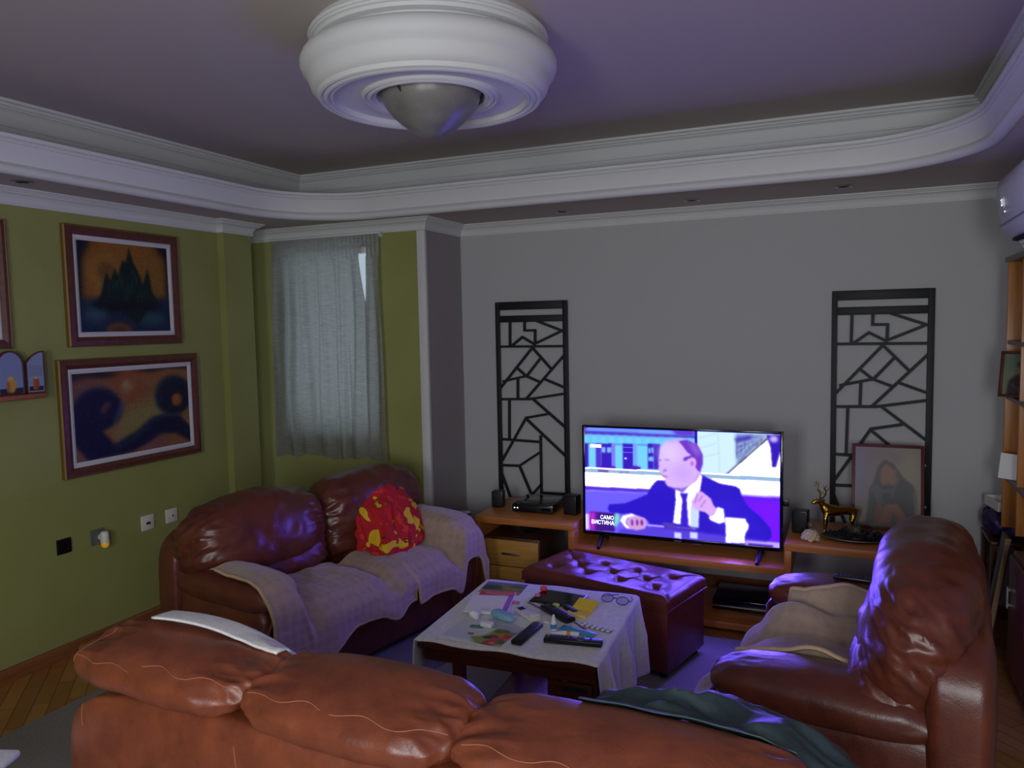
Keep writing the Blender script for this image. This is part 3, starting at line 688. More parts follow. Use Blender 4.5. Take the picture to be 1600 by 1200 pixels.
c.poly(P((1375, 165), (1470, 165), (1468, 280), (1440, 400), (1415, 398), (1405, 260)), (50, 20, 190), .004); c.ell(*Q(1425, 196), .02, .03, (200, 180, 240), .006)
c.poly(P((885, 130), (905, 130), (905, 455), (885, 440)), (46, 18, 170))
# studio desk
c.poly(P((50, 408), (1480, 470), (1480, 512), (50, 440)), (156, 190, 222), .003); c.poly(P((50, 404), (1480, 466), (1480, 474), (50, 412)), (230, 238, 246))
c.line(P((170, 430), (240, 434)), .008, (70, 50, 150), .003); c.line(P((330, 442), (400, 440)), .004, (90, 100, 150), .002)
c.poly(P((50, 440), (1480, 505), (1480, 630), (50, 545)), (252, 252, 255), .003)
c.poly(P((50, 540), (700, 570), (700, 600), (50, 568)), (86, 44, 216), .004); c.poly(P((50, 565), (760, 596), (760, 900), (50, 870)), (112, 96, 240), .006)
c.poly(P((1180, 610), (1480, 625), (1480, 960), (1180, 960)), (120, 20, 246), .004); c.poly(P((1180, 606), (1480, 620), (1480, 660), (1180, 640)), (100, 26, 226), .01)
suit = (44, 22, 204); suit2 = (52, 28, 220)
c.poly(P((690, 500), (610, 500), (570, 545), (540, 600), (440, 640), (370, 665), (250, 672), (236, 700), (250, 730), (330, 742), (420, 740), (545, 790), (570, 850), (1100, 930), (1390, 945), (1415, 905), (1410, 850), (1340, 760), (1260, 690), (1215, 620), (1200, 560), (1170, 540), (1060, 520), (960, 470), (930, 455), (860, 520)), suit, .002)
c.poly(P((840, 600), (1000, 640), (1180, 620), (1330, 800), (1380, 900), (1110, 900)), suit2, .02, .6)
c.poly(P((560, 830), (1480, 950), (1480, 1010), (300, 900), (330, 850)), (88, 64, 226), .006)
# shirt and tie
c.poly(P((745, 560), (800, 585), (925, 440), (940, 470), (920, 600), (910, 840), (730, 810), (750, 640)), (244, 246, 255), .002)
c.poly(P((855, 660), (912, 720), (910, 840), (850, 835)), (206, 224, 246), .006)
c.poly(P((780, 590), (838, 592), (828, 640), (842, 840), (782, 832), (798, 640)), (58, 30, 214), .002)
# head
skin = (222, 186, 240); sh = (196, 140, 228)
c.poly(P((640, 265), (690, 215), (760, 200), (830, 205), (900, 235), (938, 300), (942, 370), (930, 440), (905, 500), (840, 545), (790, 560), (735, 555), (690, 540), (672, 515), (675, 492), (655, 480), (662, 465), (655, 452), (640, 440), (622, 425), (628, 400), (625, 350)), skin, .003)
c.poly(P((690, 545), (760, 560), (850, 545), (920, 440), (926, 450), (860, 530), (800, 580), (750, 565)), sh, .006)
c.poly(P((770, 215), (830, 205), (905, 240), (942, 310), (945, 380), (925, 440), (900, 420), (890, 400), (885, 345), (850, 340), (820, 360), (800, 352), (815, 330), (860, 320), (830, 290), (800, 250)), (112, 56, 206), .004)
c.poly(P((840, 215), (900, 250), (930, 310), (900, 320), (860, 260)), (160, 116, 226), .008, .7)
c.poly(P((680, 215), (760, 200), (780, 214), (700, 232)), (176, 170, 240), .006, .8)
c.ell(*Q(872, 368), .018, .045, (226, 170, 232), .003); c.ell(*Q(868, 378), .007, .02, (180, 100, 210), .003)
c.poly(P((660, 348), (690, 342), (715, 352), (690, 360)), (150, 84, 200), .004); c.poly(P((630, 345), (645, 350), (640, 362), (630, 360)), (120, 60, 190), .003)
c.line(P((655, 468), (690, 472)), .006, (190, 80, 190), .003); c.poly(P((660, 425), (682, 415), (684, 432), (655, 440)), (176, 110, 214), .004)
c.ell(*Q(800, 450), .05, .08, (206, 164, 236), .02, .7); c.ell(*Q(700, 300), .05, .09, (232, 208, 246), .02, .8)
# raised hand, cuff, other hand, mug, badge
c.poly(P((985, 770), (1000, 735), (1050, 690), (1090, 705), (1100, 800), (1060, 815), (1000, 790)), (246, 244, 255), .002)
hand = (226, 178, 236)
c.poly(P((870, 690), (862, 650), (885, 620), (905, 580), (935, 578), (970, 605), (1000, 630), (1020, 680), (1045, 710), (1020, 755), (995, 760), (960, 730), (900, 715)), hand, .002)
for p in (((905, 600), (890, 660)), ((940, 610), (915, 650)), ((960, 645), (930, 690))): c.line(P(*p), .007, (176, 110, 210), .003, .8)
c.poly(P((330, 790), (350, 755), (420, 738), (470, 760), (430, 770), (385, 775), (375, 810), (420, 850), (380, 850)), (246, 232, 250), .003)
c.poly(P((375, 800), (400, 765), (470, 755), (525, 775), (538, 810), (520, 850), (460, 862), (410, 850)), (216, 160, 226), .003)
for a in (425, 463, 498): c.ell(*Q(a, 805), .007, .03, (110, 50, 170), .003)
c.line(P((536, 822), (660, 835)), .008, (210, 190, 245), .002); c.poly(P((640, 800), (720, 810), (790, 845), (690, 850)), (80, 60, 190), .003); c.line(P((720, 845), (900, 862)), .008, (90, 60, 190), .003); c.line(P((760, 838), (890, 852)), .004, (180, 150, 230), .002)
for a, b in ((740, 790), (850, 905)): c.poly(P((a, 875), (b, 880), (b, 925), (a, 918)), (214, 222, 250), .003)
c.poly(P((1098, 765), (1240, 775), (1246, 800), (1262, 820), (1258, 850), (1240, 880), (1232, 920), (1240, 955), (1102, 952), (1106, 900)), (250, 250, 255), .002); c.poly(P((1240, 935), (1480, 952), (1480, 1000), (1240, 975)), (200, 170, 245), .004); c.line(P((1260, 962), (1420, 976)), .01, (80, 40, 190), .004)
c.poly(P((50, 738), (92, 742), (92, 850), (50, 850)), (226, 220, 252), .002)
c.poly(P((100, 722), (290, 738), (290, 870), (100, 860), (92, 790)), (60, 24, 140), .003); c.poly(P((92, 730), (140, 722), (130, 860), (92, 855)), (206, 40, 216), .01); c.poly(P((290, 745), (318, 735), (328, 760), (325, 800), (300, 835), (280, 830)), (130, 226, 220), .006)
c.a = np.clip(c.a, 0, 255)
M['tvscreen'] = attr_mat('lit television screen', .15, 1.)
scr = c.mesh('screen', SW, SH, M['tvscreen'], t, hdr=True); scr.location = (0, -.008, zc)
M['tvtext'] = mat('lit caption text', (1, 1, 1, 1), emit=(1, 1, 1, 1), estr=2.)
def text(body, size, m, name, parent, loc, rot=(90, 0, 0), bold=0., align='LEFT', shear=0.):
    cu = bpy.data.curves.new(name, 'FONT'); cu.body = body; cu.size = size; cu.offset = bold; cu.align_x = align; cu.shear = shear
    tmp = bpy.data.objects.new(name, cu); COL.objects.link(tmp)
    dg = bpy.context.evaluated_depsgraph_get(); dg.update(); me = bpy.data.meshes.new_from_object(tmp.evaluated_get(dg))
    COL.objects.unlink(tmp); bpy.data.objects.remove(tmp)
    me.materials.clear(); me.materials.append(m)
    o = bpy.data.objects.new(name, me); COL.objects.link(o); o.parent = parent; o.location = loc; o.rotation_euler = tuple(R(a) for a in rot)
    return o
def fit(o, w, h):
    d = o.dimensions; o.scale = (w / d.x, h / d.y, 1); return o
def tvpos(x, y, d=-.0095): u, v = Q(x, y); return ((u - .5) * SW, d, zc + (.5 - v) * SH)
fit(text('САМО', .036, M['tvtext'], 'caption_text', t, tvpos(283, 786), align='RIGHT'), .080, .0235)
fit(text('ВИСТИНА', .036, M['tvtext'], 'caption_text', t, tvpos(285, 826), align='RIGHT'), .137, .0255)
text('ВО ЖИВО', .013, mat('dark caption ink', S(50, 40, 120)), 'caption_text', t, tvpos(150, 257), align='CENTER')

# things standing on the bench
def small_speaker(x, y, rz, label, w=.075, d=.07, h=.105):
    t = thing('small_speaker', label, 'speaker', (x, y, ZB), rz, 'little black speakers on the bench')
    MB().lo((-w / 2, -d / 2, .0), (w / 2, d / 2, h), .006).build('cabinet', M['black'], t)
    MB().lo((-w / 2 + .006, -d / 2 - .004, .008), (w / 2 - .006, -d / 2, h - .006), .002).build('grille', M['blackmat'], t)
small_speaker(-2.07, 4.47, 8, 'little black speaker at the left end of the bench')
small_speaker(-1.553, 4.44, -6, 'little black speaker between the set-top box and the television', .085, .08, .12)
small_speaker(-.225, 4.47, -8, 'little black speaker right of the television', .08, .08, .125)
t = thing('set_top_box', 'black set-top box with two small lights on the bench', 'set-top box', (-1.795, 4.50, ZB), 3)
MB().lo((-.135, -.14, .006), (.135, .14, .056), .005).build('case', M['blackgloss'], t)
for sx in (-1, 1):
    for sy in (-1, 1): MB().cyl((sx * .11, sy * .11, 0), (sx * .11, sy * .11, .006), .01, n=12).build('foot', M['rubber'], t)
MB().lo((-.134, -.1425, .012), (.134, -.14, .050), .001).build('front_panel', M['black'], t)
M['led'] = mat('lit indicator', (.8, .9, 1, 1), emit=(.75, .9, 1, 1), estr=1.2)
for xx in (-.118, -.098): MB().cyl((xx, -.1425, .032), (xx, -.1440, .032), .0045, n=12).build('indicator_light', M['led'], t)
MB().lo((.06, -.1435, .02), (.12, -.1425, .04)).build('display', M['blackgloss'], t)
t = thing('side_table', 'small low side table squeezed between the loveseat and the bench', 'side table', (-2.28, 4.30, 0))
MB().lo((-.13, -.12, .395), (.12, .12, .42), .004).build('table_top', mat('pale green glass top', S(120, 134, 110), .25), t)
for sx in (-1, 1):
    for sy in (-1, 1): MB().lo((sx * .10 - .012, sy * .1 - .012, 0), (sx * .10 + .012, sy * .1 + .012, .395)).build('leg', M['mahog'], t)
t = thing('candle_jar', 'glass candle jar with a steel lid on the small side table', 'jar', (-2.225, 4.27, .42))
MB().lathe([(0, .004), (.038, .004), (.042, .012), (.042, .085), (.045, .09), (.045, .002), (.04, 0), (0, 0)], 32).build('glass_body', M['clear'], t, 50)
MB().lathe([(0, .006), (.037, .006), (.037, .055), (0, .055)], 28).build('candle_wax', mat('dark candle wax', S(60, 62, 66), .5), t)
MB().lathe([(.0, .104), (.03, .104), (.046, .1), (.048, .09), (.046, .086), (0, .088)], 32).build('lid', M['steel'], t, 40)
t = thing('disc_player', 'black disc player on the low shelf under the television', 'disc player', (-.46, 4.52, .055))
MB().lo((-.23, -.15, .006), (.23, .15, .065), .004).build('case', M['blackgloss'], t)
MB().lo((-.23, -.154, .026), (.23, -.15, .033)).build('trim_strip', M['steel'], t)
for sx in (-1, 1): MB().cyl((sx * .2, -.12, 0), (sx * .2, -.12, .006), .012, n=12).build('foot', M['rubber'], t)
for sx in (-1, 1): MB().cyl((sx * .2, .12, 0), (sx * .2, .12, .006), .012, n=12).build('foot', M['rubber'], t)
t = thing('rose_ornament', 'cream dried rose under a crystal knob beside the speaker', 'ornament', (-.168, 4.305, ZB))
rb = MB(); random.seed(3)
for k in range(34):
    a = k * 2.4; z = .008 + .045 * (k / 34); r = .036 * math.sqrt(max(.05, 1 - (k / 34) ** 2))
    rb.sphere((r * math.cos(a), r * math.sin(a), z), (.015, .013, .011), 8)
rb.build('rose', M['cream'], t, 60)
MB().lathe([(0, .055), (.012, .056), (.006, .066), (.014, .075), (.020, .085), (.014, .097), (0, .104)], 10).build('crystal_knob', M['clear'], t, 0)
# plate with dried leaves and a candle
t = thing('oval_plate', 'dark oval plate with a metal rim below the icon', 'plate', (.05, 4.40, ZB), 0)
pl = MB().lathe([(0, .003), (.12, .003), (.15, .010), (.168, .016), (.172, .016), (.152, .004), (.12, 0), (0, 0)], 56)
pl.v = [(x, y * .62, z) for x, y, z in pl.v]; pl.build('dish', M['black'], t, 60)
rm = MB().tube([(.170 * math.cos(R(a)), .170 * .62 * math.sin(R(a)), .016) for a in range(0, 360, 6)], .0028, 8, closed=True); rm.build('rim', M['steel'], t)
lf = MB(); random.seed(11)
for k in range(150):
    a = random.uniform(0, 6.28); r = .135 * math.sqrt(random.random()); x, y = r * math.cos(a), r * .6 * math.sin(a)
    if math.hypot(x - .005, y) < .032: continue
    b = random.uniform(0, 6.28); e = random.uniform(.2, 1.1); l = random.uniform(.02, .045); w = l * .3; z = random.uniform(.012, .028)
    d = Vector((math.cos(b) * math.cos(e), math.sin(b) * math.cos(e), math.sin(e))); sd = Vector((-math.sin(b), math.cos(b), 0)) * w; p = Vector((x, y, z)); up = d.cross(sd).normalized() * .003
    lf.add([p, p + d * l * .5 + sd + up, p + d * l, p + d * l * .5 - sd + up, p + d * l * .5 - up * 1.], [(0, 1, 4), (1, 2, 4), (2, 3, 4), (3, 0, 4)])
o = tag(lf.build('dried_leaves', M['green_leaf'], None, 0), 'dark dried leaves heaped on the oval plate', 'leaves'); o['kind'] = 'stuff'; o.location = (.05, 4.40, ZB)
t = thing('pillar_candle', 'olive pillar candle standing among dark dried leaves', 'candle', (.055, 4.40, ZB + .0035))
MB().lathe([(0, 0), (.026, 0), (.027, .004), (.027, .064), (.024, .069), (.012, .066), (0, .064)], 32).build('wax', M['candle'], t)
MB().tube([(0, 0, .063), (.001, 0, .07), (.003, 0, .075)], .0012, 6).build('wick', M['darkgap'], t)
t = thing('glass_dish', 'small clear glass dish lying right of the oval plate', 'dish', (.245, 4.46, ZB))
MB().lathe([(0, .004), (.03, .004), (.05, .01), (.062, .022), (.064, .022), (.05, .006), (.03, 0), (0, 0)], 36).build('dish', M['clear'], t, 50)
# leaning icon
t = thing('leaning_icon', 'large painted icon of a hooded figure leaning on the right lattice panel', 'icon', (.215, 4.655, ZB), rot=(R(-12), 0, R(0)))
w, h = .365, .475
MB().lo((-w / 2, .0, 0), (w / 2, .022, h), .003).build('board', mat('dark red painted board', S(92, 32, 44), .4), t)
c = Canvas(150, 190, (176, 150, 128))
c.rect(0, 0, .25, .7, (168, 150, 190), .12); c.rect(.6, .02, .95, .5, (190, 172, 140), .08); c.ell(.45, .12, .3, .1, (170, 140, 150), .06)
c.poly([(.2, .78), (.22, .55), (.3, .42), (.36, .24), (.46, .16), (.58, .2), (.74, .38), (.88, .46), (.93, .56), (.94, 1), (.15, 1)], (66, 58, 62), .01)
c.poly([(.42, .24), (.5, .2), (.62, .3), (.66, .42), (.58, .5), (.46, .5), (.38, .38)], (176, 120, 88), .012); c.ell(.5, .38, .12, .12, (186, 124, 88), .02); c.ell(.52, .50, .09, .03, (70, 66, 70), .012)
c.poly([(.24, .54), (.3, .46), (.44, .54), (.62, .52), (.6, .62), (.5, .74), (.34, .7)], (110, 100, 116), .012); c.ell(.5, .64, .08, .07, (64, 64, 66), .02)
c.poly([(.5, .72), (.64, .7), (.76, .82), (.8, 1), (.3, 1), (.36, .8)], (184, 112, 84), .012); c.poly([(.36, .66), (.46, .8), (.36, .96), (.28, .94)], (156, 84, 72), .014); c.ell(.6, .92, .04, .1, (90, 96, 100), .012)
c.line([(.62, .28), (.68, .4), (.6, .52)], .012, (190, 140, 96), .006); c.line([(.9, .55), (.93, .95)], .02, (190, 170, 110), .01)
for k in range(14): c.line([(.4 + k * .02, .76 + k * .008), (.36 + k * .026, .98)], .006, (200, 134, 104), .004, .6)
c.poly([(0, 1), (0, .96), (1, .96), (1, 1)], (110, 100, 90), .01); c.grain(12, 1, 1, 9)
c.a *= .70
o = c.mesh('icon_print', w - .036, h - .036, M['icon'], t); o.location = (.0, -.0012, h / 2)
for zz in (.13, .36): MB().lo((w / 2, .004, zz), (w / 2 + .012, .016, zz + .02), .002).build('clip', M['black'], t)
def skin(name, pts, edges, radii, m, parent, sub=2):
    me = bpy.data.meshes.new(name); me.from_pydata(pts, edges, []); me.update(); me.materials.append(m)
    o = bpy.data.objects.new(name, me); COL.objects.link(o); o.parent = parent
    md = o.modifiers.new('Skin', 'SKIN'); md.use_smooth_shade = True
    lay = me.skin_vertices[0] if len(me.skin_vertices) else me.skin_vertices.new()
    for i, r in enumerate(radii): lay.data[i].radius = (r, r) if not isinstance(r, tuple) else r
    lay.data[0].use_root = True
    s = o.modifiers.new('Sub', 'SUBSURF'); s.levels = sub; s.render_levels = sub
    return o
t = thing('deer_figurine', 'shiny gold deer figurine with antlers standing beside the oval plate', 'figurine', (-.105, 4.462, ZB), 27)
dp = [(.05, 0, .125), (.095, 0, .128), (.14, 0, .128), (.168, 0, .126), (.02, 0, .135), (-.005, 0, .155), (-.022, 0, .182), (-.046, 0, .186), (-.07, 0, .172),
      (.0, -.018, .10), (-.004, -.02, .062), (-.006, -.02, .030), (-.008, -.02, .004),
      (.02, .018, .10), (.026, .02, .062), (.022, .02, .032), (.024, .02, .004),
      (.158, -.018, .095), (.142, -.02, .07), (.160, -.02, .042), (.152, -.02, .004),
      (.172, .018, .095), (.158, .02, .07), (.178, .02, .042), (.172, .02, .004), (.186, 0, .130), (.192, 0, .118)]
de = [(0, 1), (1, 2), (2, 3), (0, 4), (4, 5), (5, 6), (6, 7), (7, 8), (4, 9), (9, 10), (10, 11), (11, 12), (4, 13), (13, 14), (14, 15), (15, 16), (3, 17), (17, 18), (18, 19), (19, 20), (3, 21), (21, 22), (22, 23), (23, 24), (3, 25), (25, 26)]
dr = [.030, .026, .028, .026, .026, .019, .016, .0155, .009, .014, .009, .006, .007, .014, .009, .006, .007, .017, .011, .006, .007, .017, .011, .006, .007, .007, .004]
skin('body', dp, de, dr, M['gold'], t, 2)
an = MB()
for s in (-1, 1):
    b = Vector((-.02, s * .008, .197)); p1 = b + Vector((.012, s * .022, .025)); p2 = b + Vector((.006, s * .042, .05)); p3 = b + Vector((-.012, s * .046, .085))
    an.tube([b, p1, p2, p3], [.0042, .0038, .0032, .0015], 8)
    for q, d in ((p1, (-.022, s * .002, .022)), (p2, (-.022, s * .012, .022)), (p2, (.014, s * .016, .03)), (p2 * .5 + p3 * .5, (.012, s * .012, .022))): an.tube([q, q + Vector(d)], [.003, .0012], 6)
an.build('antlers', M['gold'], t, 60)
er = MB()
for s in (-1, 1): er.sphere((-.012, s * .020, .193), (.005, .014, .007), 8)
er.build('ears', M['gold'], t, 60)

# ================================================================== LEATHER SEATING
def make_seat(t, L, D, n, lea, hb=.90, seed=1., arm=.24, back_h=.22, bx=-.565, bt=.205, waist=0.):
    """armchair or loveseat: front faces +x, length along y; returns the pieces for draping cloth"""
    pcs = []
    def pc(mb, name, m=lea, par=t, sm=60):
        pcs.append(mb); return mb.build(name, m, par, sm)
    IY = L - arm
    pc(MB().lo((-D + .06, -L + .02, .04), (-.05, L - .02, .30), .03), 'base')
    rear = pillow((-D + .095, 0, .40), (.095, L + .022, .37), 7, 6, None, .004, (3, 3, 3), 0, 1, seed)
    MBx = rear.build('rear_panel', lea, t, 60)
    for k in range(n):
        w = IY / n; y = -IY + w + 2 * w * k
        pc(pillow((-.33, y, .345), (.34, w + .005, .105), 5, 3.2, None, .006, (6, 6, 4), .006, 1, seed + k), 'seat_cushion')
    for k in range(n):
        w = L / n; y = -L + w + 2 * w * k
        pillow((-.53, y * .96, .535), (.15, w * .96, .15), 3.6, 2.8, rotm(0, -10, 0), .010, (6, 8, 9), .02, 1, seed + 3 + k).build('lumbar_cushion', lea, t, 60)
        def ww(p, v):
            if waist and p.x > 0: p.x *= 1 - waist * math.exp(-((p.z - .02) / .09) ** 2)
            return p
        pillow((bx, y, hb - back_h), (bt, w + .012, back_h), 2.7, 2.5, rotm(0, -10, 0), .012, (5, 7, 7), .018, 1, seed + 5 + k, ww, N=44).build('back_cushion', lea, t, 60)
    for s in (-1, 1):
        ya = s * (L - arm / 2)
        pc(pillow((-.37, ya, .25), (.36, arm / 2, .25), 6, 6, None, .004, (4, 4, 4), 0, 0, seed + 9), 'arm_panel')
        pc(pillow((-.355, ya, .515), (.37, arm / 2 + .018, .082), 3.4, 2.4, None, .004, (5, 8, 8), .010, 0, seed + 11 + s, N=34), 'arm_pad')
        rl = MB().tube([(.004, ya - arm * .42, .06), (.012, ya - arm * .42, .40), (.012, ya - arm * .25, .455), (.012, ya + arm * .25, .455), (.012, ya + arm * .42, .40), (.004, ya + arm * .42, .06)], .010, 8)
        pc(rl, 'arm_piping')
    for sx in (-D + .1, -.1):
        for s in (-1, 1): MB().lo((sx - .03, s * (L - .12) - .03, 0), (sx + .03, s * (L - .12) + .03, .045), .006).build('foot', M['mahog'], t)
    return pcs
def bvh(pcs):
    vs = []; fs = []
    for p in pcs:
        o = len(vs); vs += p.v; fs += [tuple(i + o for i in f) for f in p.f]
    return BVHTree.FromPolygons([Vector(v) for v in vs], fs)
def drape(tree, name, label, parent_t, xs, xf, y0, y1, hang, cat='throw', group=None, off=.014, smooth=5, amp=.008, seed=0., m=None, zmin=.36, free=None, edge=True, thick=.012, hemw=.012):
    """cloth over a seat: a height field from x=xs to the front edge xf, then hanging down hang(v)"""
    nu, nh, nv = 50, 16, 70
    H = np.zeros((nu + 1, nv + 1))
    for i in range(nu + 1):
        for j in range(nv + 1):
            x = xs + (xf - .03 - xs) * i / nu; y = y0 + (y1 - y0) * j / nv
            h = tree.ray_cast(Vector((x, y, 2.)), Vector((0, 0, -1)))[0]
            H[i, j] = max(zmin, h.z if h else zmin)
    H0 = H.copy()
    for _ in range(smooth * 2):
        Pd = np.pad(H, 1, mode='edge'); A = (Pd[:-2, 1:-1] + Pd[2:, 1:-1] + Pd[1:-1, :-2] + Pd[1:-1, 2:]) / 4
        H = np.maximum(H0, A * .5 + H * .5)
    grid = []
    for i in range(nu + nh + 1):
        row = []
        for j in range(nv + 1):
            v = j / nv; y = y0 + (y1 - y0) * v
            if i <= nu:
                x = xs + (xf - .03 - xs) * i / nu; z = H[i, j] + off
                q = Vector((x * 5 + seed, y * 5, seed)); z += abs(noise.noise(q)) * amp + noise.noise(q * 2.6) * amp * .5
                if i > nu - 6: z -= .003 * (i - nu + 6) ** 1.5 * .4
            else:
                k = (i - nu) / nh; hg = hang(v); z0 = H[nu, j] + off - .02
                x = xf - .03 + .058 * min(1, k * 3.5) ** .6 + .012 * math.sin(y * 16 + seed) * k + noise.noise(Vector((y * 7, k * 2, seed))) * .014 * k
                z = max(.03, z0 - hg * k)
            p = Vector((x, y, z))
            if free: p = free(p, i / (nu + nh), v)
            row.append(p)
        grid.append(row)
    vs = [p for r in grid for p in r]; W = nv + 1
    fs = [(i * W + j, i * W + j + 1, (i + 1) * W + j + 1, (i + 1) * W + j) for i in range(nu + nh) for j in range(nv)]
    t = thing(name, label, cat, parent_t.location, group=group, rot=tuple(parent_t.rotation_euler))
    o = MB().add(vs, fs).build('cloth', m or M['throw'], t, 180)
    sd = o.modifiers.new('Solid', 'SOLIDIFY'); sd.thickness = thick; sd.offset = 0.
    if edge:
        n = nu + nh
        loop = [grid[i][0] for i in range(0, n + 1)] + [grid[n][j] for j in range(1, nv + 1)] + [grid[i][nv] for i in range(n - 1, -1, -1)] + [grid[0][j] for j in range(nv - 1, 0, -1)]
        MB().tube(loop, hemw * .75, 6, closed=True).build('hem', M['piping'], t, 60)
    return t

# --- loveseat
LS = thing('loveseat', 'brown leather two seat sofa under the curtained window', 'sofa', (-2.12, 3.23, .0065), -11.5)
ls = make_seat(LS, .76, .80, 2, M['brown_leather'], .885, 1., .22, .215)
lt = bvh(ls)
def far_free(p, u, v): return p
drape(lt, 'quilted_throw', 'taupe quilted throw over the loveseat near arm and seat', LS, -.37, .02, -.735, .16, lambda v: .33 - .20 * min(1, v * 1.9), group=None, seed=2., amp=.014, smooth=9)
drape(lt, 'quilted_throw', 'taupe quilted throw over the loveseat far arm, under the red scarf', LS, -.40, .02, .175, .775, lambda v: .15 + .10 * max(0, v - .5), seed=6., amp=.010, smooth=10)
# scarf heap
def scarf(p, v):
    x, y, z = v
    zz = (z + 1) / 2
    p.x *= 1 - .45 * zz; p.y *= 1 - .30 * zz
    p.y += .09 * zz; p.x -= .12 * zz
    q = Vector((p.x * 11 + p.z * 5, p.y * 11 - p.z * 4, p.z * 4 + 3))
    d = (1 - 2.4 * abs(noise.noise(q))) * .038 + (1 - 2.4 * abs(noise.noise(q * 2.1 + Vector((5, 1, 2))))) * .018
    n = Vector((p.x, p.y, p.z * .4)); n = n.normalized() if n.length > .001 else Vector((0, 0, 1))
    return p + n * (d - .012)
sm = pillow((0, 0, .15), (.155, .225, .165), 2.6, 2.6, None, 0, warp=scarf, N=72)
o = sm.build('red_scarf', M['scarf'], None, 60); o.location = Matrix.Translation(LS.location) @ Matrix.Rotation(R(-11.5), 4, 'Z') @ Vector((-.285, .29, .47)); o.rotation_euler = (0, 0, R(-11.5))
tag(o, 'crumpled red cloth with yellow figures heaped on the loveseat', 'scarf')

# --- armchair
AC = thing('armchair', 'brown leather armchair facing left beside the right lattice panel', 'armchair', (-.335, 3.03, .0065), 173.4)
ac = make_seat(AC, .585, .80, 1, M['brown_leather'], .950, 20., .25, .25, -.585, .185, .16)
at_ = bvh(ac)
def acfold(p, u, v):
    # the far edge of the throw is turned up in loose folds over the seat
    k = max(0, 1 - abs(v - .16) / .20) * max(0, 1 - abs(u - .45) / .55)
    p.z += .10 * k ** .7; p.y += .05 * k
    if u > .6 and v > .62: p.x += .10 * (u - .6) / .4 * min(1, (v - .62) / .2); p.z += .03 * (u - .6) / .4
    p.z += .018 * math.sin(p.x * 20 + p.y * 14) * max(0, 1 - v * 1.2)
    return p
drape(at_, 'taupe_throw', 'rumpled taupe throw on the armchair seat', AC, -.44, .03, -.33, .34, lambda v: .07 + .13 * max(0, math.sin(v * 3.0)), seed=11., amp=.02, smooth=12, free=acfold)
t = None

# --- three seat sofa seen from behind
S3 = thing('three_seat_sofa', 'long tan leather sofa in front with its back to the camera', 'sofa', (-1.02, 1.340, .0065), -2.)
tl = M['tan_leather']; s3 = []
def pc(mb, name, m=tl, sm=60): s3.append(mb); return mb.build(name, m, S3, sm)
pc(MB().lo((-.93, .02, .05), (1.0, .78, .32), .03), 'base')
pc(pillow((.005, .075, .374), (.970, .075, .368), 14, 6, None, .003, (3, 3, 3), 0, 0, 3.), 'rear_panel')
for k, (xa, xb) in enumerate(((-.978, -.312), (-.342, .265), (.235, .975))):
    def rear_wr(p, v, s=k):   # folds running up from the lower seam, and gathers towards the joints
        u = v[0]; g = .007 * (1 - 2 * abs(noise.noise(Vector((p.x * 6 + p.z * 4 + s * 3, p.z * 2.5 - p.x, s + p.y * 2))))) * (.25 + abs(u) ** 2)
        g -= .010 * max(0, abs(u) - .75) / .25 * abs(noise.noise(Vector((p.z * 24, s, u))))
        n = Vector((0, p.y / .17, p.z / .13)); n = n.normalized() if n.length > .01 else n
        return p + n * g
    xc, hw = (xa + xb) / 2, (xb - xa) / 2
    pb = pillow((xc, .135, .794), (hw, .155, .062), 3.1, 2.4, rotm(6, 0, 0), .007, (4, 4, 4), .018, 0, 31 + k * 3, rear_wr, N=54)
    o = pc(pb, 'back_cushion')
    # pale seam thread along the top of the cushion back, on the cushion surface
    tr = BVHTree.FromPolygons([Vector(v) for v in pb.v], pb.f)
    for (fa, fb, zz) in ((-.86, -.1, .80), (.0, .92, .80)):
        path = []
        for i in range(40):
            u = fa + (fb - fa) * i / 39
            x = xc + hw * u; z = .832 - .018 * abs(u) ** 3 + .0035 * math.sin(x * 40) - (.012 if fa < 0 and k == 0 else 0)
            h = tr.ray_cast(Vector((x, -1, z)), Vector((0, 1, 0)))
            if h[0]: path.append(h[0] + h[1] * .0006)
        if len(path) > 6: MB().tube(path, .0011, 6).build('seam', M['thread'], S3, 60)
    path = []
    for i in range(16):
        h = tr.ray_cast(Vector((xc - hw * .80 - .001 * i, -1, .845 - .0035 * i)), Vector((0, 1, 0)))
        if h[0]: path.append(h[0] + h[1] * .0006)
    if len(path) > 6 and k == 0: MB().tube(path, .0009, 6).build('seam', M['thread'], S3, 60)
for k in range(3):
    pc(pillow((-.64 + .64 * k, .52, .36), (.325, .30, .10), 5, 3, None, .005, (5, 5, 5), .01, 0, 41 + k), 'seat_cushion')
pc(pillow((-.90, .40, .25), (.11, .33, .22), 5, 5, None, .004, (5, 5, 5), 0, 1, 51), 'arm_panel')
pc(pillow((.90, .38, .25), (.12, .33, .23), 5, 5, None, .004, (5, 5, 5), 0, 1, 53), 'arm_panel')
pc(pillow((.90, .38, .49), (.13, .34, .05), 3.4, 2.4, None, .005, (7, 7, 7), .01, 1, 55), 'arm_pad')
for x in (-.9, .9):
    for y in (.1, .7): MB().lo((x - .03, y - .03, 0), (x + .03, y + .03, .055), .006).build('foot', M['mahog'], S3)
# stitched seams on the lower panel
tr = BVHTree.FromPolygons([Vector(v) for v in s3[1].v], s3[1].f)
for x in (-.90, -.33, .26):
    path = []
    for i in range(12):
        h = tr.ray_cast(Vector((x + .004 * i * .3, -1, .69 - .006 * i)), Vector((0, 1, 0)))
        if h[0]: path.append(h[0] + h[1] * .0005)
    if len(path) > 3: MB().tube(path, .0010, 6).build('seam', M['thread'], S3, 60)
s3t = bvh(s3)
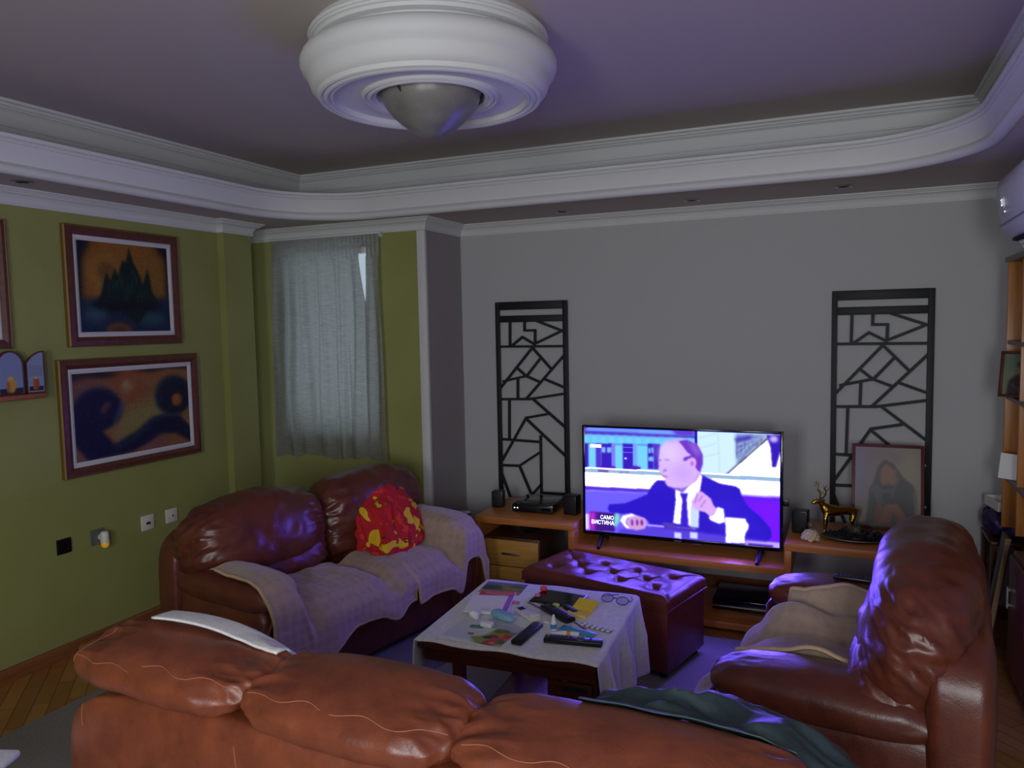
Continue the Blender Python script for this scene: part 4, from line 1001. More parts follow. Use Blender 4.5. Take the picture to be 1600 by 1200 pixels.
# white cloth over the front of the backrest, left cushion
nu, nv = 40, 16; vs = []
for i in range(nu + 1):
    u = i / nu
    for j in range(nv + 1):
        v = j / nv
        x = -.80 + .46 * u; y = .17 + .10 * v + .02 * math.sin(u * 3)
        z = .880 - .060 * u ** 1.6 + .012 * math.sin(u * 2.6) - .012 * v * v
        if v > .75: y = .245 + .06 * (v - .75) / .25 + .02 * math.sin(u * 3); z -= .16 * (v - .75) / .25
        h = s3t.ray_cast(Vector((x, y, 2)), Vector((0, 0, -1)))[0]
        if h and v <= .75: z = max(z, h.z + .008)
        vs.append((x, y, z))
fs = [(i * (nv + 1) + j, (i + 1) * (nv + 1) + j, (i + 1) * (nv + 1) + j + 1, i * (nv + 1) + j + 1) for i in range(nu) for j in range(nv)]
o = MB().add(vs, fs).build('white_cloth', M['fabricwhite'], None, 60); o.location = S3.location; o.rotation_euler = S3.rotation_euler
sd = o.modifiers.new('Solid', 'SOLIDIFY'); sd.thickness = .006; sd.offset = 0
tag(o, 'folded white cloth lying over the left cushion of the tan sofa', 'cloth')
# dark jacket over the right end
t = thing('jacket', 'dark green nylon jacket draped over the right end of the tan sofa', 'jacket', tuple(S3.location), -2.)
nu, nv = 90, 64; X0, X1, Y0, Y1 = .47, 1.17, .25, .66; vs = []
for i in range(nu + 1):
    for j in range(nv + 1):
        u, v = i / nu, j / nv; x = X0 + (X1 - X0) * u; y = Y0 + (Y1 - Y0) * v
        h = s3t.ray_cast(Vector((x, y, 2)), Vector((0, 0, -1)))[0]; h = h.z if h else .1
        m = .832 - .30 * max(0, .64 - x) - 1.35 * max(0, x - .76) ** 2 - 1.1 * max(0, y - .40) ** 1.3 - .9 * max(0, .31 - y)
        q = Vector((x * 5 - y * 4, y * 8 + x * 4, 2.)); f = (1 - 2 * abs(noise.noise(q))) * .020 + (1 - 2 * abs(noise.noise(q * 2.3))) * .008
        vs.append((x + noise.noise(q) * .015, y + noise.noise(q * 1.3) * .015, max(h + .010, m + f)))
fs = [(i * (nv + 1) + j, (i + 1) * (nv + 1) + j, (i + 1) * (nv + 1) + j + 1, i * (nv + 1) + j + 1) for i in range(nu) for j in range(nv)]
o = MB().add(vs, fs).build('jacket_body', M['jacket'], t, 60)
sd = o.modifiers.new('Solid', 'SOLIDIFY'); sd.thickness = .003; sd.offset = 0

# --- tufted ottoman
OT = thing('ottoman', 'maroon leather ottoman with a button tufted top before the television', 'ottoman', (-1.115, 3.80, .0065), -14.5)
ow, od, oh = .43, .215, .40
MB().lo((-ow + .006, -od + .006, .03), (ow - .006, od - .006, .345), .015).build('body', M['ott_leather'], OT)
btn = [(-.30, -.09), (-.10, -.09), (.10, -.09), (.30, -.09), (-.2, .0), (0, .0), (.2, .0), (-.30, .09), (-.10, .09), (.10, .09), (.30, .09)]
nx, ny = 120, 66; vs = []
for j in range(ny + 1):
    for i in range(nx + 1):
        x = -ow + 2 * ow * i / nx; y = -od + 2 * od * j / ny
        ex = min(ow - abs(x), od - abs(y)); z = oh - .022 * max(0, 1 - ex / .035) ** 2
        ds = sorted((math.hypot(x - bx, y - by), bx, by) for bx, by in btn)
        z -= .024 * math.exp(-(ds[0][0] / .028) ** 2) - .006 * min(1, ds[0][0] / .08)
        e = ds[1][0] - ds[0][0]
        mid = abs(math.hypot(ds[0][1] - ds[1][1], ds[0][2] - ds[1][2]))
        dx, dy = ds[1][1] - ds[0][1], ds[1][2] - ds[0][2]; pd = abs((x - ds[0][1]) * dy - (y - ds[0][2]) * dx) / (mid + 1e-6)
        z -= .008 * math.exp(-(pd / .007) ** 2) * (mid < .17)
        z += noise.noise(Vector((x * 16, y * 16, 2))) * .002
        vs.append((x, y, z))
W = nx + 1
fs = [(j * W + i, j * W + i + 1, (j + 1) * W + i + 1, (j + 1) * W + i) for j in range(ny) for i in range(nx)]
mb = MB().add(vs, fs)
bd = [i for i in range(W)] + [j * W + nx for j in range(1, ny + 1)] + [ny * W + i for i in range(nx - 1, -1, -1)] + [j * W for j in range(ny - 1, 0, -1)]
o0 = len(mb.v); mb.v += [(mb.v[k][0], mb.v[k][1], .335) for k in bd]
mb.f += [(bd[k], o0 + k, o0 + (k + 1) % len(bd), bd[(k + 1) % len(bd)]) for k in range(len(bd))]
mb.build('tufted_top', M['ott_leather'], OT, 50)
for bx, by in btn:
    MB().sphere((bx, by, oh - .0215), (.010, .010, .005), 12).build('button', M['ott_leather'], OT, 60)
MB().tube([(-ow, -od, .338), (ow, -od, .338), (ow, od, .338), (-ow, od, .338)], .005, 8, closed=True).build('piping', M['ott_leather'], OT)
for sx in (-1, 1):
    for sy in (-1, 1): MB().cyl((sx * (ow - .05), sy * (od - .05), 0), (sx * (ow - .05), sy * (od - .05), .032), .02, n=16).build('foot', M['black'], OT)

# ================================================================== COFFEE TABLE
TZ = .488
CT = thing('coffee_table', 'low square dark wooden coffee table under the white tablecloth', 'coffee table', (-1.175, 2.866, .0065), 2.7)
hw = .358
MB().lo((-hw, -hw, TZ - .032), (hw, hw, TZ), .004).build('table_top', M['mahog'], CT)
MB().lo((-hw + .02, -hw + .02, TZ - .085), (hw - .02, -hw + .038, TZ - .032)).lo((-hw + .02, hw - .038, TZ - .085), (hw - .02, hw - .02, TZ - .032)).lo((-hw + .02, -hw + .038, TZ - .085), (-hw + .038, hw - .038, TZ - .032)).build('apron', M['mahog'], CT)
for lx in (-.20, .185):
    for ly in (-hw + .045, hw - .045): MB().lo((lx - .021, ly - .022, 0), (lx + .021, ly + .022, TZ - .032), .003).build('leg', M['mahog'], CT)
MB().lo((-.2, -.06, .06), (.185, .06, .09)).lo((-.215, -hw + .06, .06), (-.185, hw - .06, .09)).lo((.17, -hw + .06, .06), (.2, hw - .06, .09)).build('stretcher', M['mahog'], CT)
MB().lo((-.19, -hw + .07, .09), (.03, hw - .06, .105), .002).build('lower_shelf', M['mahog'], CT)
MB().lo((.208, -hw + .022, TZ - .155), (hw - .01, hw - .05, TZ - .145)).lo((hw - .02, -hw + .022, TZ - .155), (hw - .01, hw - .05, TZ - .032)).build('side_box', M['mahog'], CT)
d = MB().lo((.210, -hw + .006, TZ - .142), (hw - .022, -hw + .022, TZ - .090), .002).build('drawer', M['mahog'], CT)
MB().lo((.225, -hw + .003, TZ - .118), (hw - .037, -hw + .0062, TZ - .100)).build('finger_slot', M['darkgap'], d)
# tablecloth
nu, nv = 120, 60; vs = []; HL, HR = .22, .32; tot = HL + 2 * hw + HR
for i in range(nu + 1):
    s = tot * i / nu - HL
    for j in range(nv + 1):
        v = j / nv; y = -hw - .012 + (2 * hw + .016) * v + .005 * math.sin(s * 22)
        if s < 0:
            k = -s / HL; x = -hw - .006 - .02 * k - .012 * k * math.sin(y * 24); z = TZ + .002 + s
            if k > 0: y = y + .03 * k * v
        elif s <= 2 * hw:
            x = -hw + s; z = TZ + .0045 + .0012 * noise.noise(Vector((x * 7, y * 7, 1)))
            e = min(s, 2 * hw - s)
            if e < .012: z -= .002 * (1 - e / .012) ** 2
        else:
            q = s - 2 * hw; k = q / HR; x = hw + .006 + .026 * k + (.016 * math.sin(y * 21 + 1) + .012 * math.sin(y * 43)) * min(1, k * 2); z = TZ + .002 - q
            y = y * (1 - .10 * k) + .02 * k
        if y < -hw - .002 and 0 <= s <= 2 * hw: z -= .008 * min(1, (-hw - y) / .012)
        vs.append((x, y, z))
fs = [(i * (nv + 1) + j, (i + 1) * (nv + 1) + j, (i + 1) * (nv + 1) + j + 1, i * (nv + 1) + j + 1) for i in range(nu) for j in range(nv)]
o = MB().add(vs, fs).build('tablecloth', M['fabricwhite'], None, 60); o.location = CT.location; o.rotation_euler = CT.rotation_euler
sd = o.modifiers.new('Solid', 'SOLIDIFY'); sd.thickness = .002; sd.offset = 0
tag(o, 'white linen cloth over the coffee table hanging down at both sides', 'tablecloth')
Z = TZ + .0068 + .0065
def sheet(name, label, cat, x, y, w, h, rz, canvas, z=Z, th=.002, under=None, curl=0.):
    t = thing(name, label, cat, (x, y, z), rz)
    MB().lo((-w / 2, -h / 2, 0), (w / 2, h / 2, th)).build('pages', under or M['paper'], t)
    canvas.mesh('cover', w, h, M['print'], t, flat=True, y=th + .0004)
    return t
c = Canvas(70, 50, (96, 110, 70)); c.rect(0, 0, 1, .3, (110, 120, 150), .04); c.ell(.6, .45, .4, .18, (170, 150, 50), .06); c.ell(.2, .5, .3, .2, (60, 70, 60), .05); c.rect(0, .72, 1, 1, (186, 150, 110), .05); c.ell(.8, .3, .2, .1, (84, 100, 70), .04); c.grain(30, 2, 1)
sheet('leaflet', 'landscape photo leaflet at the far left of the coffee table', 'leaflet', -1.425, 3.108, .195, .150, 6, c)
c = Canvas(50, 80, (206, 70, 84)); c.poly([(0, .0), (1, 0), (.7, .18), (.3, .1)], (220, 110, 110)); c.line([(.2, .1), (.7, .2), (1, .05)], .03, (240, 200, 200), .01); c.rect(.8, .2, 1, 1, (180, 110, 200), .05)
sheet('booklet', 'red booklet lying beneath the white greeting card', 'booklet', -1.390, 2.925, .158, .25, 14, c, th=.010)
c = Canvas(60, 70, (242, 240, 232)); c.line([(.52, .75), (.6, .7), (.66, .78)], .012, (190, 190, 190), .01); c.ell(.6, .86, .12, .04, (205, 205, 205), .02); c.ell(.46, .82, .05, .03, (205, 205, 200), .02)
sheet('greeting_card', 'white greeting card on top of the red booklet', 'card', -1.402, 2.880, .158, .195, 14, c, Z + .0108, .004)
c = Canvas(110, 80, (206, 214, 220)); c.rect(0, 0, 1, .4, (214, 220, 226), .1)
c.poly([(.22, .22), (.42, .16), (.45, .30), (.25, .36)], (40, 110, 84), .006); c.line([(.28, .29), (.4, .24)], .02, (180, 220, 200), .006)
c.ell(.38, .62, .05, .05, (110, 80, 44), .008); c.ell(.38, .62, .025, .025, (190, 160, 90), .006)
c.poly([(.42, .75), (.6, .6), (.66, .2), (1, .25), (1, 1), (.62, 1)], (146, 160, 66), .02); c.ell(.78, .3, .12, .12, (96, 130, 50), .02)
for a in ((.74, .6, .09, .1, (110, 60, 56)), (.86, .42, .1, .1, (206, 130, 50)), (.94, .5, .08, .1, (196, 70, 56)), (.84, .66, .1, .08, (200, 70, 60)), (.80, .86, .11, .12, (190, 56, 50)), (.82, .86, .05, .06, (220, 150, 110)), (.93, .76, .06, .1, (80, 110, 50)), (.66, .66, .06, .05, (40, 36, 44)), (.74, .94, .07, .06, (170, 70, 70)), (.94, .95, .07, .05, (210, 180, 120))): c.ell(*a[:4], a[4], .01)
c.rect(0, .93, .5, 1, (236, 238, 240), .02)
sheet('magazine', 'food magazine with a green logo at the near left table corner', 'magazine', -1.298, 2.612, .262, .192, -3, c, th=.004)
t = thing('plastic_bag', 'clear plastic bag partly covering the food magazine', 'bag', (-1.235, 2.69, Z + .0048), -28)
vs = []; n1, n2 = 24, 12
for i in range(n1 + 1):
    for j in range(n2 + 1):
        x, y = -.10 + .2 * i / n1, -.045 + .09 * j / n2
        vs.append((x, y, .003 + .012 * abs(noise.noise(Vector((x * 22, y * 30, 4)))) * (1 - abs(2 * i / n1 - 1) ** 4)))
MB().add(vs, [(i * (n2 + 1) + j, (i + 1) * (n2 + 1) + j, (i + 1) * (n2 + 1) + j + 1, i * (n2 + 1) + j + 1) for i in range(n1) for j in range(n2)]).build('film', M['plastic_film'], t, 40)
M['ltblue'] = mat('light blue plastic', S(130, 176, 206), .45, col2=S(150, 192, 216), nscale=20.)
t = thing('spectacle_case', 'light blue soft case in front of the white greeting card', 'case', (-1.275, 2.775, Z), -22)
pillow((0, 0, .017), (.062, .024, .017), 4, 2.6, None, .002, (30, 30, 30)).build('case_body', M['ltblue'], t, 60)
o = pillow((0, 0, .010), (.026, .016, .010), 6, 5, None, .001, (40, 40, 40), N=10).build('medicine_box', M['paper'], None, 60); o.location = (-1.300, 2.672, Z + .0055); o.rotation_euler = (0, 0, R(-4)); tag(o, 'little white box lying on the food magazine', 'box')
vs, fs = cubepts(8); pp_ = []
for v in vs:
    p = sq(v, (.022, .016, .016), 2.2, 2.2); k = 1 + .5 * noise.noise(p * 70); pp_.append(p * k + Vector((0, 0, .016)))
o = MB().add(pp_, fs).build('crumpled_paper', M['paper'], None, 0); o.location = (-1.385, 2.738, Z + .002); tag(o, 'crumpled scrap of white paper behind the food magazine', 'paper')
t = thing('handheld_meter', 'white handheld meter with a small dark screen behind the remotes', 'meter', (-1.198, 2.842, Z), -38)
MB().lo((-.075, -.023, 0), (.075, .023, .018), .006).build('case', M['socketwhite'], t)
MB().lo((-.062, -.014, .018), (-.032, .014, .0188)).build('display', M['darkgap'], t)
MB().lo((.045, -.020, .018), (.072, .020, .030), .004).build('strip_holder', M['socketwhite'], t)
def remote(label, x, y, rz, L, w, h=.018, z=Z, pad=None, tilt=0.):
    t = thing('remote_control', label, 'remote control', (x, y, z), rot=(0, R(tilt), R(rz)))
    MB().lo((-L / 2, -w / 2, 0), (L / 2, w / 2, h), .006).build('body', M['black'], t)
    b = 0
    for i in range(int(L / .016) - 2):
        for j in (-1, 0, 1):
            x0 = -L / 2 + .022 + i * .0155
            if pad and abs(x0 - pad) < .024: continue
            MB().lo((x0 - .0042, j * w * .27 - .0038, h - .001), (x0 + .0042, j * w * .27 + .0038, h + .0016), .0012).build('button', M['rubber'], t)
    if pad is not None:
        MB().lathe([(0, 0), (.007, 0), (.007, .002), (.009, .002), (.009, -.0002), (.0145, -.0002), (.0155, .002), (.0175, .0018), (.018, 0)], 24, (pad, 0, h)).build('navigation_ring', M['socketgrey'], t, 40)
    return t
remote('black remote control lying across the edge of the food magazine', -1.121, 2.660, 87, .205, .045)
r = remote('long black remote control with a silver ring, nearest the table edge', -.932, 2.653, 8.6, .222, .045, .02, pad=.028)
MB().cyl((-.095, .008, .019), (-.095, .008, .0213), .005, n=14).build('power_button', mat('pale red button', S(190, 150, 150), .5), r)
MB().lo((-.101, -.0235, .004), (-.06, -.0224, .012)).build('battery_lid', M['rubber'], r)
t = thing('tablet', 'black tablet computer at the back of the coffee table', 'tablet', (-1.140, 3.068, Z), -3)
MB().lo((-.108, -.078, 0), (.108, .078, .009), .004).build('case', M['black'], t)
MB().lo((-.098, -.069, .009), (.098, .069, .0096)).build('screen', M['blackgloss'], t)
def lump(name, label, cat, x, y, z, half, m, rz=0, a=2.6, b=2.4, wr=.001):
    o = pillow((0, 0, half[2]), half, a, b, None, wr, (60, 60, 60), N=8).build(name, m, None, 60); o.location = (x, y, z); o.rotation_euler = (0, 0, R(rz)); return tag(o, label, cat)
lump('eraser', 'red rubber eraser on the corner of the tablet', 'eraser', -1.232, 3.120, Z + .0098, (.016, .011, .011), mat('bright red rubber', S(226, 60, 60), .6), 20)
lump('eraser', 'pink eraser on the near left edge of the tablet', 'eraser', -1.230, 3.040, Z + .0098, (.012, .009, .008), mat('pink rubber', S(210, 110, 160), .6), 40)
def pencil(label, a, b, m, m2, r=.0036):
    t = thing('pencil', label, 'pencil', (a[0], a[1], Z + r), math.degrees(math.atan2(b[1] - a[1], b[0] - a[0]))); L = math.hypot(b[0] - a[0], b[1] - a[1])
    MB().tube([(0, 0, 0), (L * .9, 0, 0)], r, 6).build('barrel', m, t, 0)
    MB().tube([(L * .9, 0, 0), (L, 0, 0)], [r * 1.02, r * .9], 8).build('end_cap', m2, t, 30)
    MB().tube([(-.016, 0, 0), (0, 0, 0)], [.0006, r], 6).build('tip', M['cream'], t, 0)
redcap = mat('red pencil end', S(190, 40, 54), .5)
pencil('slim grey pen with a red end left of the cordless phone', (-1.250, 3.002 - .02), (-1.150, 2.918), mat('grey violet pen', S(96, 84, 120), .4), redcap)
pencil('brown pencil with a red end right of the cordless phone', (-.992, 2.842), (-.925, 2.786), mat('brown pencil', S(120, 88, 60), .5), redcap)
t = thing('cordless_phone', 'black cordless phone handset in the middle of the coffee table', 'phone', (-1.082, 2.888, Z), -35)
MB().lo((-.098, -.026, 0), (.098, .026, .024), .010).build('handset', M['black'], t)
MB().lo((-.07, -.018, .024), (-.035, .018, .0246)).build('display', M['blackgloss'], t)
for i in range(4):
    for j in (-1, 0, 1): MB().lo((-.018 + i * .020, j * .012 - .004, .0235), (-.006 + i * .020, j * .012 + .004, .0255), .001).build('key', M['rubber'], t)
o = lump('spectacle_clip', 'small black clip between the phone and the tablet', 'clip', -1.052, 2.962, Z, (.045, .014, .007), M['black'], -38, 6, 4)
lump('lime_cap', 'lime green oval cap behind the cordless phone', 'cap', -1.120, 2.972, Z, (.017, .012, .010), mat('lime plastic', S(190, 214, 60), .5), -15)
t = thing('note_pad', 'open yellow sticky note pad beside the tablet', 'note pad', (-1.000, 2.972, Z), -9)
MB().lo((-.046, -.066, 0), (.046, -.008, .010)).build('note_block', M['yellowpaper'], t)
MB().box((0, .030, .018), (.092, .070, .010), 0, rotm(16, 0, 0)).build('raised_sheet', M['yellowpaper'], t)
t = thing('eye_drops', 'tiny white dropper bottle with a blue label standing on the table', 'bottle', (-1.045, 2.746, Z))
MB().lathe([(0, 0), (.011, 0), (.0125, .002), (.0125, .032), (.009, .038), (.0075, .040)], 24).build('bottle', M['paper'], t)
MB().lathe([(.0128, .008), (.0128, .026)], 24).build('label', mat('blue label', S(60, 140, 190), .5), t)
MB().lathe([(.0085, .038), (.0085, .046), (.005, .058), (.003, .062), (0, .062)], 20).build('cap', M['paper'], t)
c = Canvas(60, 24, (64, 140, 190)); c.ell(.2, .4, .1, .2, (150, 210, 214), .03); c.ell(.75, .7, .16, .2, (70, 160, 150), .04); c.ell(.5, .3, .2, .15, (50, 110, 180), .04)
t = thing('sweet_wrapper', 'blue foil wrapper lying behind the long remote', 'wrapper', (-.952, 2.764, Z), -13)
vs = []
for i in range(21):
    for j in range(9):
        x, y = -.08 + .16 * i / 20, -.026 + .052 * j / 8; vs.append((x, y, .001 + .009 * (1 - (2 * j / 8 - 1) ** 2) * min(1, (10 - abs(i - 10)) / 3) + .002 * abs(noise.noise(Vector((x * 60, y * 60, 0))))))
wm = mat('blue foil', S(64, 140, 196), .35, col2=S(80, 176, 190), nscale=14.)
o = MB().add(vs, [(i * 9 + j, (i + 1) * 9 + j, (i + 1) * 9 + j + 1, i * 9 + j + 1) for i in range(20) for j in range(8)]).build('foil', wm, t, 50)
t = thing('glue_tube', 'small white tube with an orange band in front of the wrapper', 'tube', (-.966, 2.712, Z + .0095), 8)
MB().tube([(-.03, 0, 0), (.036, 0, 0)], .0095, 16).build('tube_body', M['paper'], t)
MB().tube([(-.012, 0, 0), (.004, 0, 0)], .0099, 16).build('orange_band', mat('orange band', S(226, 150, 60), .5), t)
MB().tube([(-.072, 0, -.004), (-.03, 0, 0)], [.002, .007], 14).build('nozzle', M['paper'], t)
t = thing('pill_blister', 'clear pill blister strip near the right table edge', 'blister pack', (-.896, 2.825, Z), -13)
MB().lo((-.072, -.019, 0), (.072, .019, .0012)).build('foil_back', M['socketgrey'], t)
for i in range(6):
    for j in (-1, 1): MB().sphere((-.058 + i * .0232, j * .0095, .0012), (.008, .007, .006), 10).build('pill_pocket', M['socketwhite'], t, 60)
t = thing('reading_glasses', 'dark rimmed reading glasses at the far right of the table', 'glasses', (-.906, 3.100, Z), -12)
for s in (-1, 1):
    rim = [(s * .036 + .027 * math.cos(R(a)), 0, .022 + .021 * math.sin(R(a)) * (1 if math.sin(R(a)) > 0 else .9)) for a in range(0, 360, 10)]
    mt = Matrix.Rotation(R(-52), 4, 'X')
    f = MB().tube([mt @ Vector(p) for p in rim], .0018, 6, closed=True); f.build('rim', M['black'], t, 60)
    MB().add([mt @ Vector(p) for p in rim], [tuple(range(36))]).build('lens', M['clear'], t, 0)
    MB().tube([mt @ Vector((s * .063, 0, .030)), Vector((s * .066, .034, .010)), Vector((s * .050, .085, .004)), Vector((s * .030, .110, .003))], .0018, 6).build('temple', M['black'], t, 60)
mt = Matrix.Rotation(R(-52), 4, 'X')
MB().tube([mt @ Vector((-.010, 0, .026)), mt @ Vector((0, 0, .031)), mt @ Vector((.010, 0, .026))], .0018, 6).build('bridge', M['black'], t, 60)
o = MB().tube([(.016 * math.cos(R(a)), .010 * math.sin(R(a)), .0025) for a in range(0, 360, 15)], .0025, 8, closed=True).build('hair_band', mat('pink band', S(196, 90, 130), .6), None, 60); o.location = (-1.300, 2.962, Z); tag(o, 'little pink elastic ring right of the greeting card', 'hair band')
lump('cotton_scrap', 'tiny white scrap beside the dropper bottle', 'scrap', -1.098, 2.800, Z, (.014, .007, .004), M['paper'], 10)

# remote on the armchair's far arm
ro = Matrix.Translation(AC.location) @ Matrix.Rotation(R(173.4), 4, 'Z') @ Vector((-.34, -.46, 0))
remote('slim black remote control resting on the far arm of the armchair', ro.x, ro.y, -6, .20, .045, .016, z=.604)

# ================================================================== RIGHT SIDE
t = thing('air_conditioner', 'white wall air conditioner with lit temperature digits near the ceiling', 'air conditioner', (RX, 4.17, 2.03))
prof = [(0, 0), (-.10, 0), (-.125, .004), (-.215, .016), (-.24, .030), (-.262, .058), (-.285, .20), (-.288, .235), (-.28, .268), (-.255, .298), (-.21, .315), (0, .32)]
n = len(prof)
ys = [(0, .88), (-.01, .97), (-.03, 1.0), (-.84, 1.0), (-.86, .97), (-.87, .88)]
vs = []
for y, k in ys:
    for px, pz in prof: vs.append((px * k if px < -.12 else px, y, .16 + (pz - .16) * k))
fs = [(i * n + j, i * n + (j + 1) % n, (i + 1) * n + (j + 1) % n, (i + 1) * n + j) for i in range(len(ys) - 1) for j in range(n)] + [tuple(range(n)), tuple(range((len(ys) - 1) * n, len(ys) * n))[::-1]]
MB().add(vs, fs).build('housing', M['acwhite'], t, 30)
MB().box((-.17, -.43, .004), (.105, .76, .012), 0, rotm(0, 8, 0)).build('air_slot', M['darkgap'], t)
MB().box((-.20, -.43, -.018), (.004, .74, .055), .001, rotm(0, 60, 0)).build('flap', M['acwhite'], t)
for k in range(14): MB().add([(-.205, -.08 - k * .052, .006), (-.165, -.08 - k * .052, .0), (-.185, -.08 - k * .052, -.030), (-.205, -.084 - k * .052, .006), (-.165, -.084 - k * .052, .0), (-.185, -.084 - k * .052, -.030)], [(0, 1, 2), (3, 5, 4), (0, 3, 4, 1), (1, 4, 5, 2), (2, 5, 3, 0)]).build('fin', M['acwhite'], t, 0)
MB().tube([(-.271, -.03, .075), (-.271, -.84, .075)], .003, 6).build('front_seam', M['socketgrey'], t)
M['acdigit'] = mat('lit digits', (1, 1, 1, 1), emit=(.9, .95, 1, 1), estr=2.)
o = text('23', .042, M['acdigit'], 'lit_digits', t, (-.285, -.15, .15), (90, 0, -90)); o.rotation_euler = Matrix(((0, -.12, -1), (-1, 0, 0), (0, 1, -.12))).to_euler()
o = MB().sphere((-.273, -.168, .125), .003, 8).build('indicator_light', M['acdigit'], t)
# bookcase
t = thing('bookcase', 'tall orange oak bookcase against the right wall', 'bookcase', (0, 0, 0))
bx0, bx1, by0, by1 = .735, RX, 3.30, 4.56
MB().lo((bx0, by1 - .022, .62), (bx1, by1, 1.965), .001).build('side_panel', M['oak'], t)
MB().lo((bx0, by0, .62), (bx1, by0 + .022, 1.965), .001).build('side_panel', M['oak'], t)
MB().lo((bx0 + .004, 4.20, .66), (bx1, 4.222, 1.965), .001).build('divider', M['oak'], t)
MB().lo((bx1 - .008, by0, .62), (bx1, by1, 1.965)).build('back_panel', M['oak'], t)
MB().lo((bx0 - .012, by0 - .01, 1.965), (bx1, by1 + .01, 1.99), .001).build('top_board', M['walnut'], t)
for z in (1.575, 1.30, .895): MB().lo((bx0 + .003, by0 + .022, z - .02), (bx1 - .008, by1 - .022, z), .001).build('shelf', M['walnut'], t)
t2 = thing('cabinet', 'dark brown low cabinet below the orange bookcase', 'cabinet', (0, 0, 0))
MB().lo((bx0 - .02, by0, .04), (bx1, 4.10, .62), .004).build('carcass', M['mahog'], t2)
for a, b in ((by0 + .01, 3.69), (3.71, 4.09)):
    d = MB().lo((bx0 - .036, a, .06), (bx0 - .02, b, .60), .003).build('door', M['mahog'], t2)
    MB().lo((bx0 - .052, b - .05, .36), (bx0 - .046, b - .03, .46)).lo((bx0 - .048, b - .045, .37), (bx0 - .036, b - .035, .38)).lo((bx0 - .048, b - .045, .44), (bx0 - .036, b - .035, .45)).build('handle', M['steel'], d)
MB().lo((bx0 + .01, by0 + .02, 0), (bx1, 4.08, .04)).build('plinth', M['black'], t2)
t = thing('small_table', 'dark little stand behind the armchair under the purple bag', 'stand', (0, 0, 0))
MB().lo((.70, 4.60, .50), (.89, 4.92, .52), .003).build('table_top', M['mahog'], t)
for xx in (.715, .875):
    for yy in (4.615, 4.905): MB().lo((xx - .012, yy - .012, 0), (xx + .012, yy + .012, .50)).build('leg', M['mahog'], t)
c = Canvas(60, 80, (120, 124, 96)); c.rect(0, 0, 1, .4, (110, 120, 100), .1); c.ell(.3, .2, .25, .2, (96, 116, 96), .08); c.poly([(.15, 1), (.2, .65), (.45, .5), (.8, .55), (1, .7), (1, 1)], (48, 40, 46), .03); c.ell(.62, .36, .16, .15, (150, 116, 84), .03); c.ell(.62, .27, .18, .1, (54, 44, 40), .03); c.line([(.3, .75), (.6, .9)], .06, (90, 84, 84), .03)
t = thing('photo_frame', 'dark framed picture of a seated person standing on the bookcase shelf', 'picture frame', (.758, 4.372, 1.301), 0, rot=(R(-7), 0, R(-32)))
w, h = .165, .225
f = MB()
for a in ((-w / 2, 0, w / 2, .014), (-w / 2, h - .014, w / 2, h), (-w / 2, .014, -w / 2 + .014, h - .014), (w / 2 - .014, .014, w / 2, h - .014)): f.lo((a[0], -.014, a[1]), (a[2], .002, a[3]), .001)
f.build('frame', M['mahog'], t); o = c.mesh('picture', w - .026, h - .026, M['print'], t); o.location = (0, -.004, h / 2)
MB().lo((-w / 2 + .01, .002, .01), (w / 2 - .01, .006, h - .01)).build('backing', M['mahog'], t)
t = thing('paper_sheets', 'white paper sheets propped on the bookcase shelf below the picture', 'paper', (.765, 4.36, .896), 0, rot=(R(-10), 0, R(-40)))
MB().lo((-.09, -.004, 0), (.09, .0, .125)).lo((-.085, -.0, 0), (.095, .003, .12)).build('sheets', M['paper'], t, 0)
o = pillow((.775, 4.74, .60), (.085, .13, .075), 3, 2.6, None, .02, (14, 14, 14), N=24).build('purple_bag', M['purple'], None, 60); tag(o, 'crumpled dark purple bag on the little stand behind the armchair', 'bag')
t = thing('white_box', 'open white box resting on the purple bag', 'box', (.785, 4.74, .675), 10)
MB().lo((-.07, -.10, 0), (.07, .10, .006)).lo((-.07, -.10, .006), (-.065, .10, .05)).lo((.065, -.10, .006), (.07, .10, .05)).lo((-.065, -.10, .006), (.065, -.095, .05)).lo((-.065, .095, .006), (.065, .10, .05)).build('box_walls', M['paper'], t, 0)
t = thing('leaning_board', 'narrow wooden board leaning behind the armchair beside the stand', 'board', (.655, 4.33, .0), 0)
MB().box((.045, .10, .30), (.018, .16, .62), .002, rotm(0, 8, 0)).build('board', M['walnut'], t)
MB().box((.036, .018, .30), (.022, .006, .622), 0, rotm(0, 8, 0)).build('light_edge', wood('pale board edge', S(150, 120, 90), S(164, 134, 104)), t)

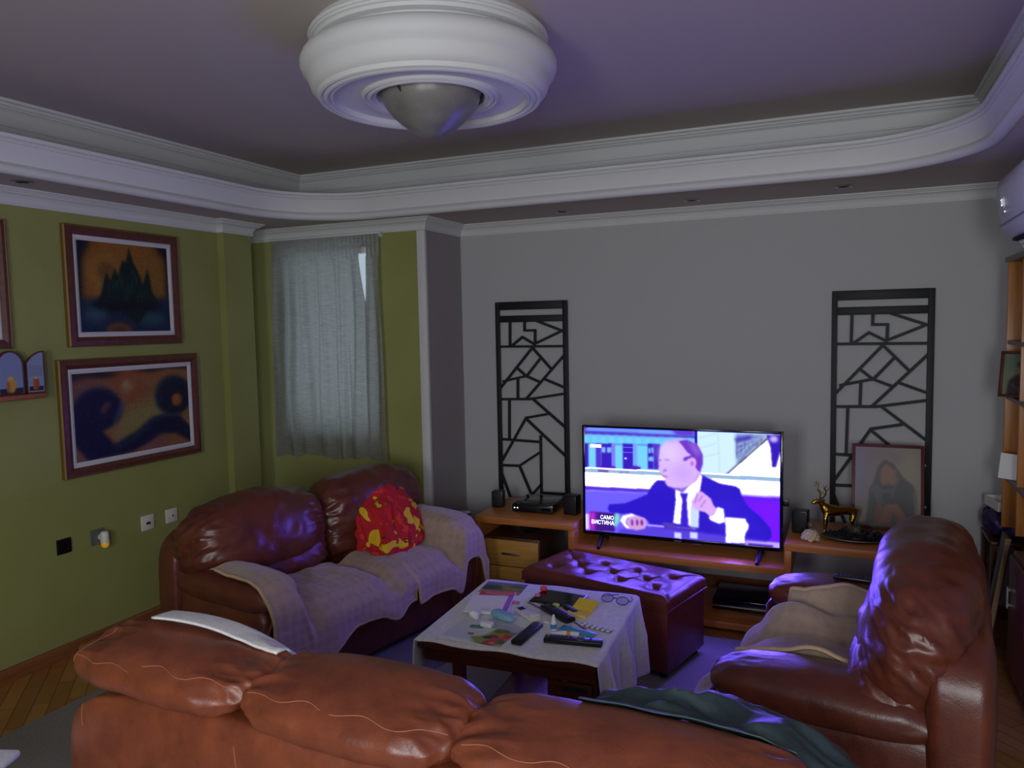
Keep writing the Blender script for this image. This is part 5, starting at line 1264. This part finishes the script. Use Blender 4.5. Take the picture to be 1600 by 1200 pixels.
# rug and the white cloth at the lower left
o = MB().lo((-3.262, -.6, .0005), (.30, 4.10, .006), .002).build('rug', M['rug'], None); tag(o, 'large grey woven rug under the sofas and coffee table', 'rug')
t = thing('padded_board', 'white cloth covered board edge at the lower left corner of the photo', 'board', (-2.43, 1.20, .0065), 20)
MB().lo((-.30, -.16, .43), (.24, .16, .455), .012).build('padded_top', M['fabricwhite'], t)
for s in (-1, 1): MB().tube([(s * .2, -.1, .0), (-s * .2, -.1, .43)], .012, 10).tube([(s * .2, .1, .0), (-s * .2, .1, .43)], .012, 10).build('leg', M['steel'], t)

# ================================================================== LIGHT, SKY, CAMERA
w = bpy.data.worlds.new('dusk sky'); sc.world = w; w.use_nodes = True
w.node_tree.nodes['Background'].inputs[0].default_value = (.50, .58, .66, 1); w.node_tree.nodes['Background'].inputs[1].default_value = .95
def area(name, loc, rot, sx, sy, e, col):
    l = bpy.data.lights.new(name, 'AREA'); l.shape = 'RECTANGLE'; l.size = sx; l.size_y = sy; l.energy = e; l.color = col
    o = bpy.data.objects.new(name, l); COL.objects.link(o); o.location = loc; o.rotation_euler = tuple(R(a) for a in rot); return o
day = (.93, .97, 1.)
area('daylight_in_window', (.53, BY - .05, (BZ0 + BZ1) / 2), (90, 0, 0), .6, 1.1, 36, day)
area('daylight_in_window', (-.925, BY - .05, (BZ0 + BZ1) / 2), (90, 0, 0), .6, 1.1, 36, day)

cam = bpy.data.cameras.new('camera'); co = bpy.data.objects.new('camera', cam); COL.objects.link(co)
yaw, pitch, roll, f = 0.412853912, 0.0764777276, 0.019935968, 1198.47297
fw = Vector((-math.sin(yaw) * math.cos(pitch), math.cos(yaw) * math.cos(pitch), -math.sin(pitch)))
r0 = Vector((math.cos(yaw), math.sin(yaw), 0)); d0 = fw.cross(r0)
rr = r0 * math.cos(roll) + d0 * math.sin(roll); dd = -r0 * math.sin(roll) + d0 * math.cos(roll)
co.matrix_world = Matrix(((rr.x, -dd.x, -fw.x, 0), (rr.y, -dd.y, -fw.y, 0), (rr.z, -dd.z, -fw.z, 1.70), (0, 0, 0, 1)))
cam.sensor_fit = 'HORIZONTAL'; cam.sensor_width = 36; cam.lens = f * 36 / 1600; cam.clip_start = .02
sc.camera = co
vs_ = sc.view_settings; sc.display_settings.display_device = 'sRGB'
vs_.view_transform = 'Standard'; vs_.look = 'None'; vs_.exposure = 0.; vs_.gamma = 1.; vs_.use_curve_mapping = False
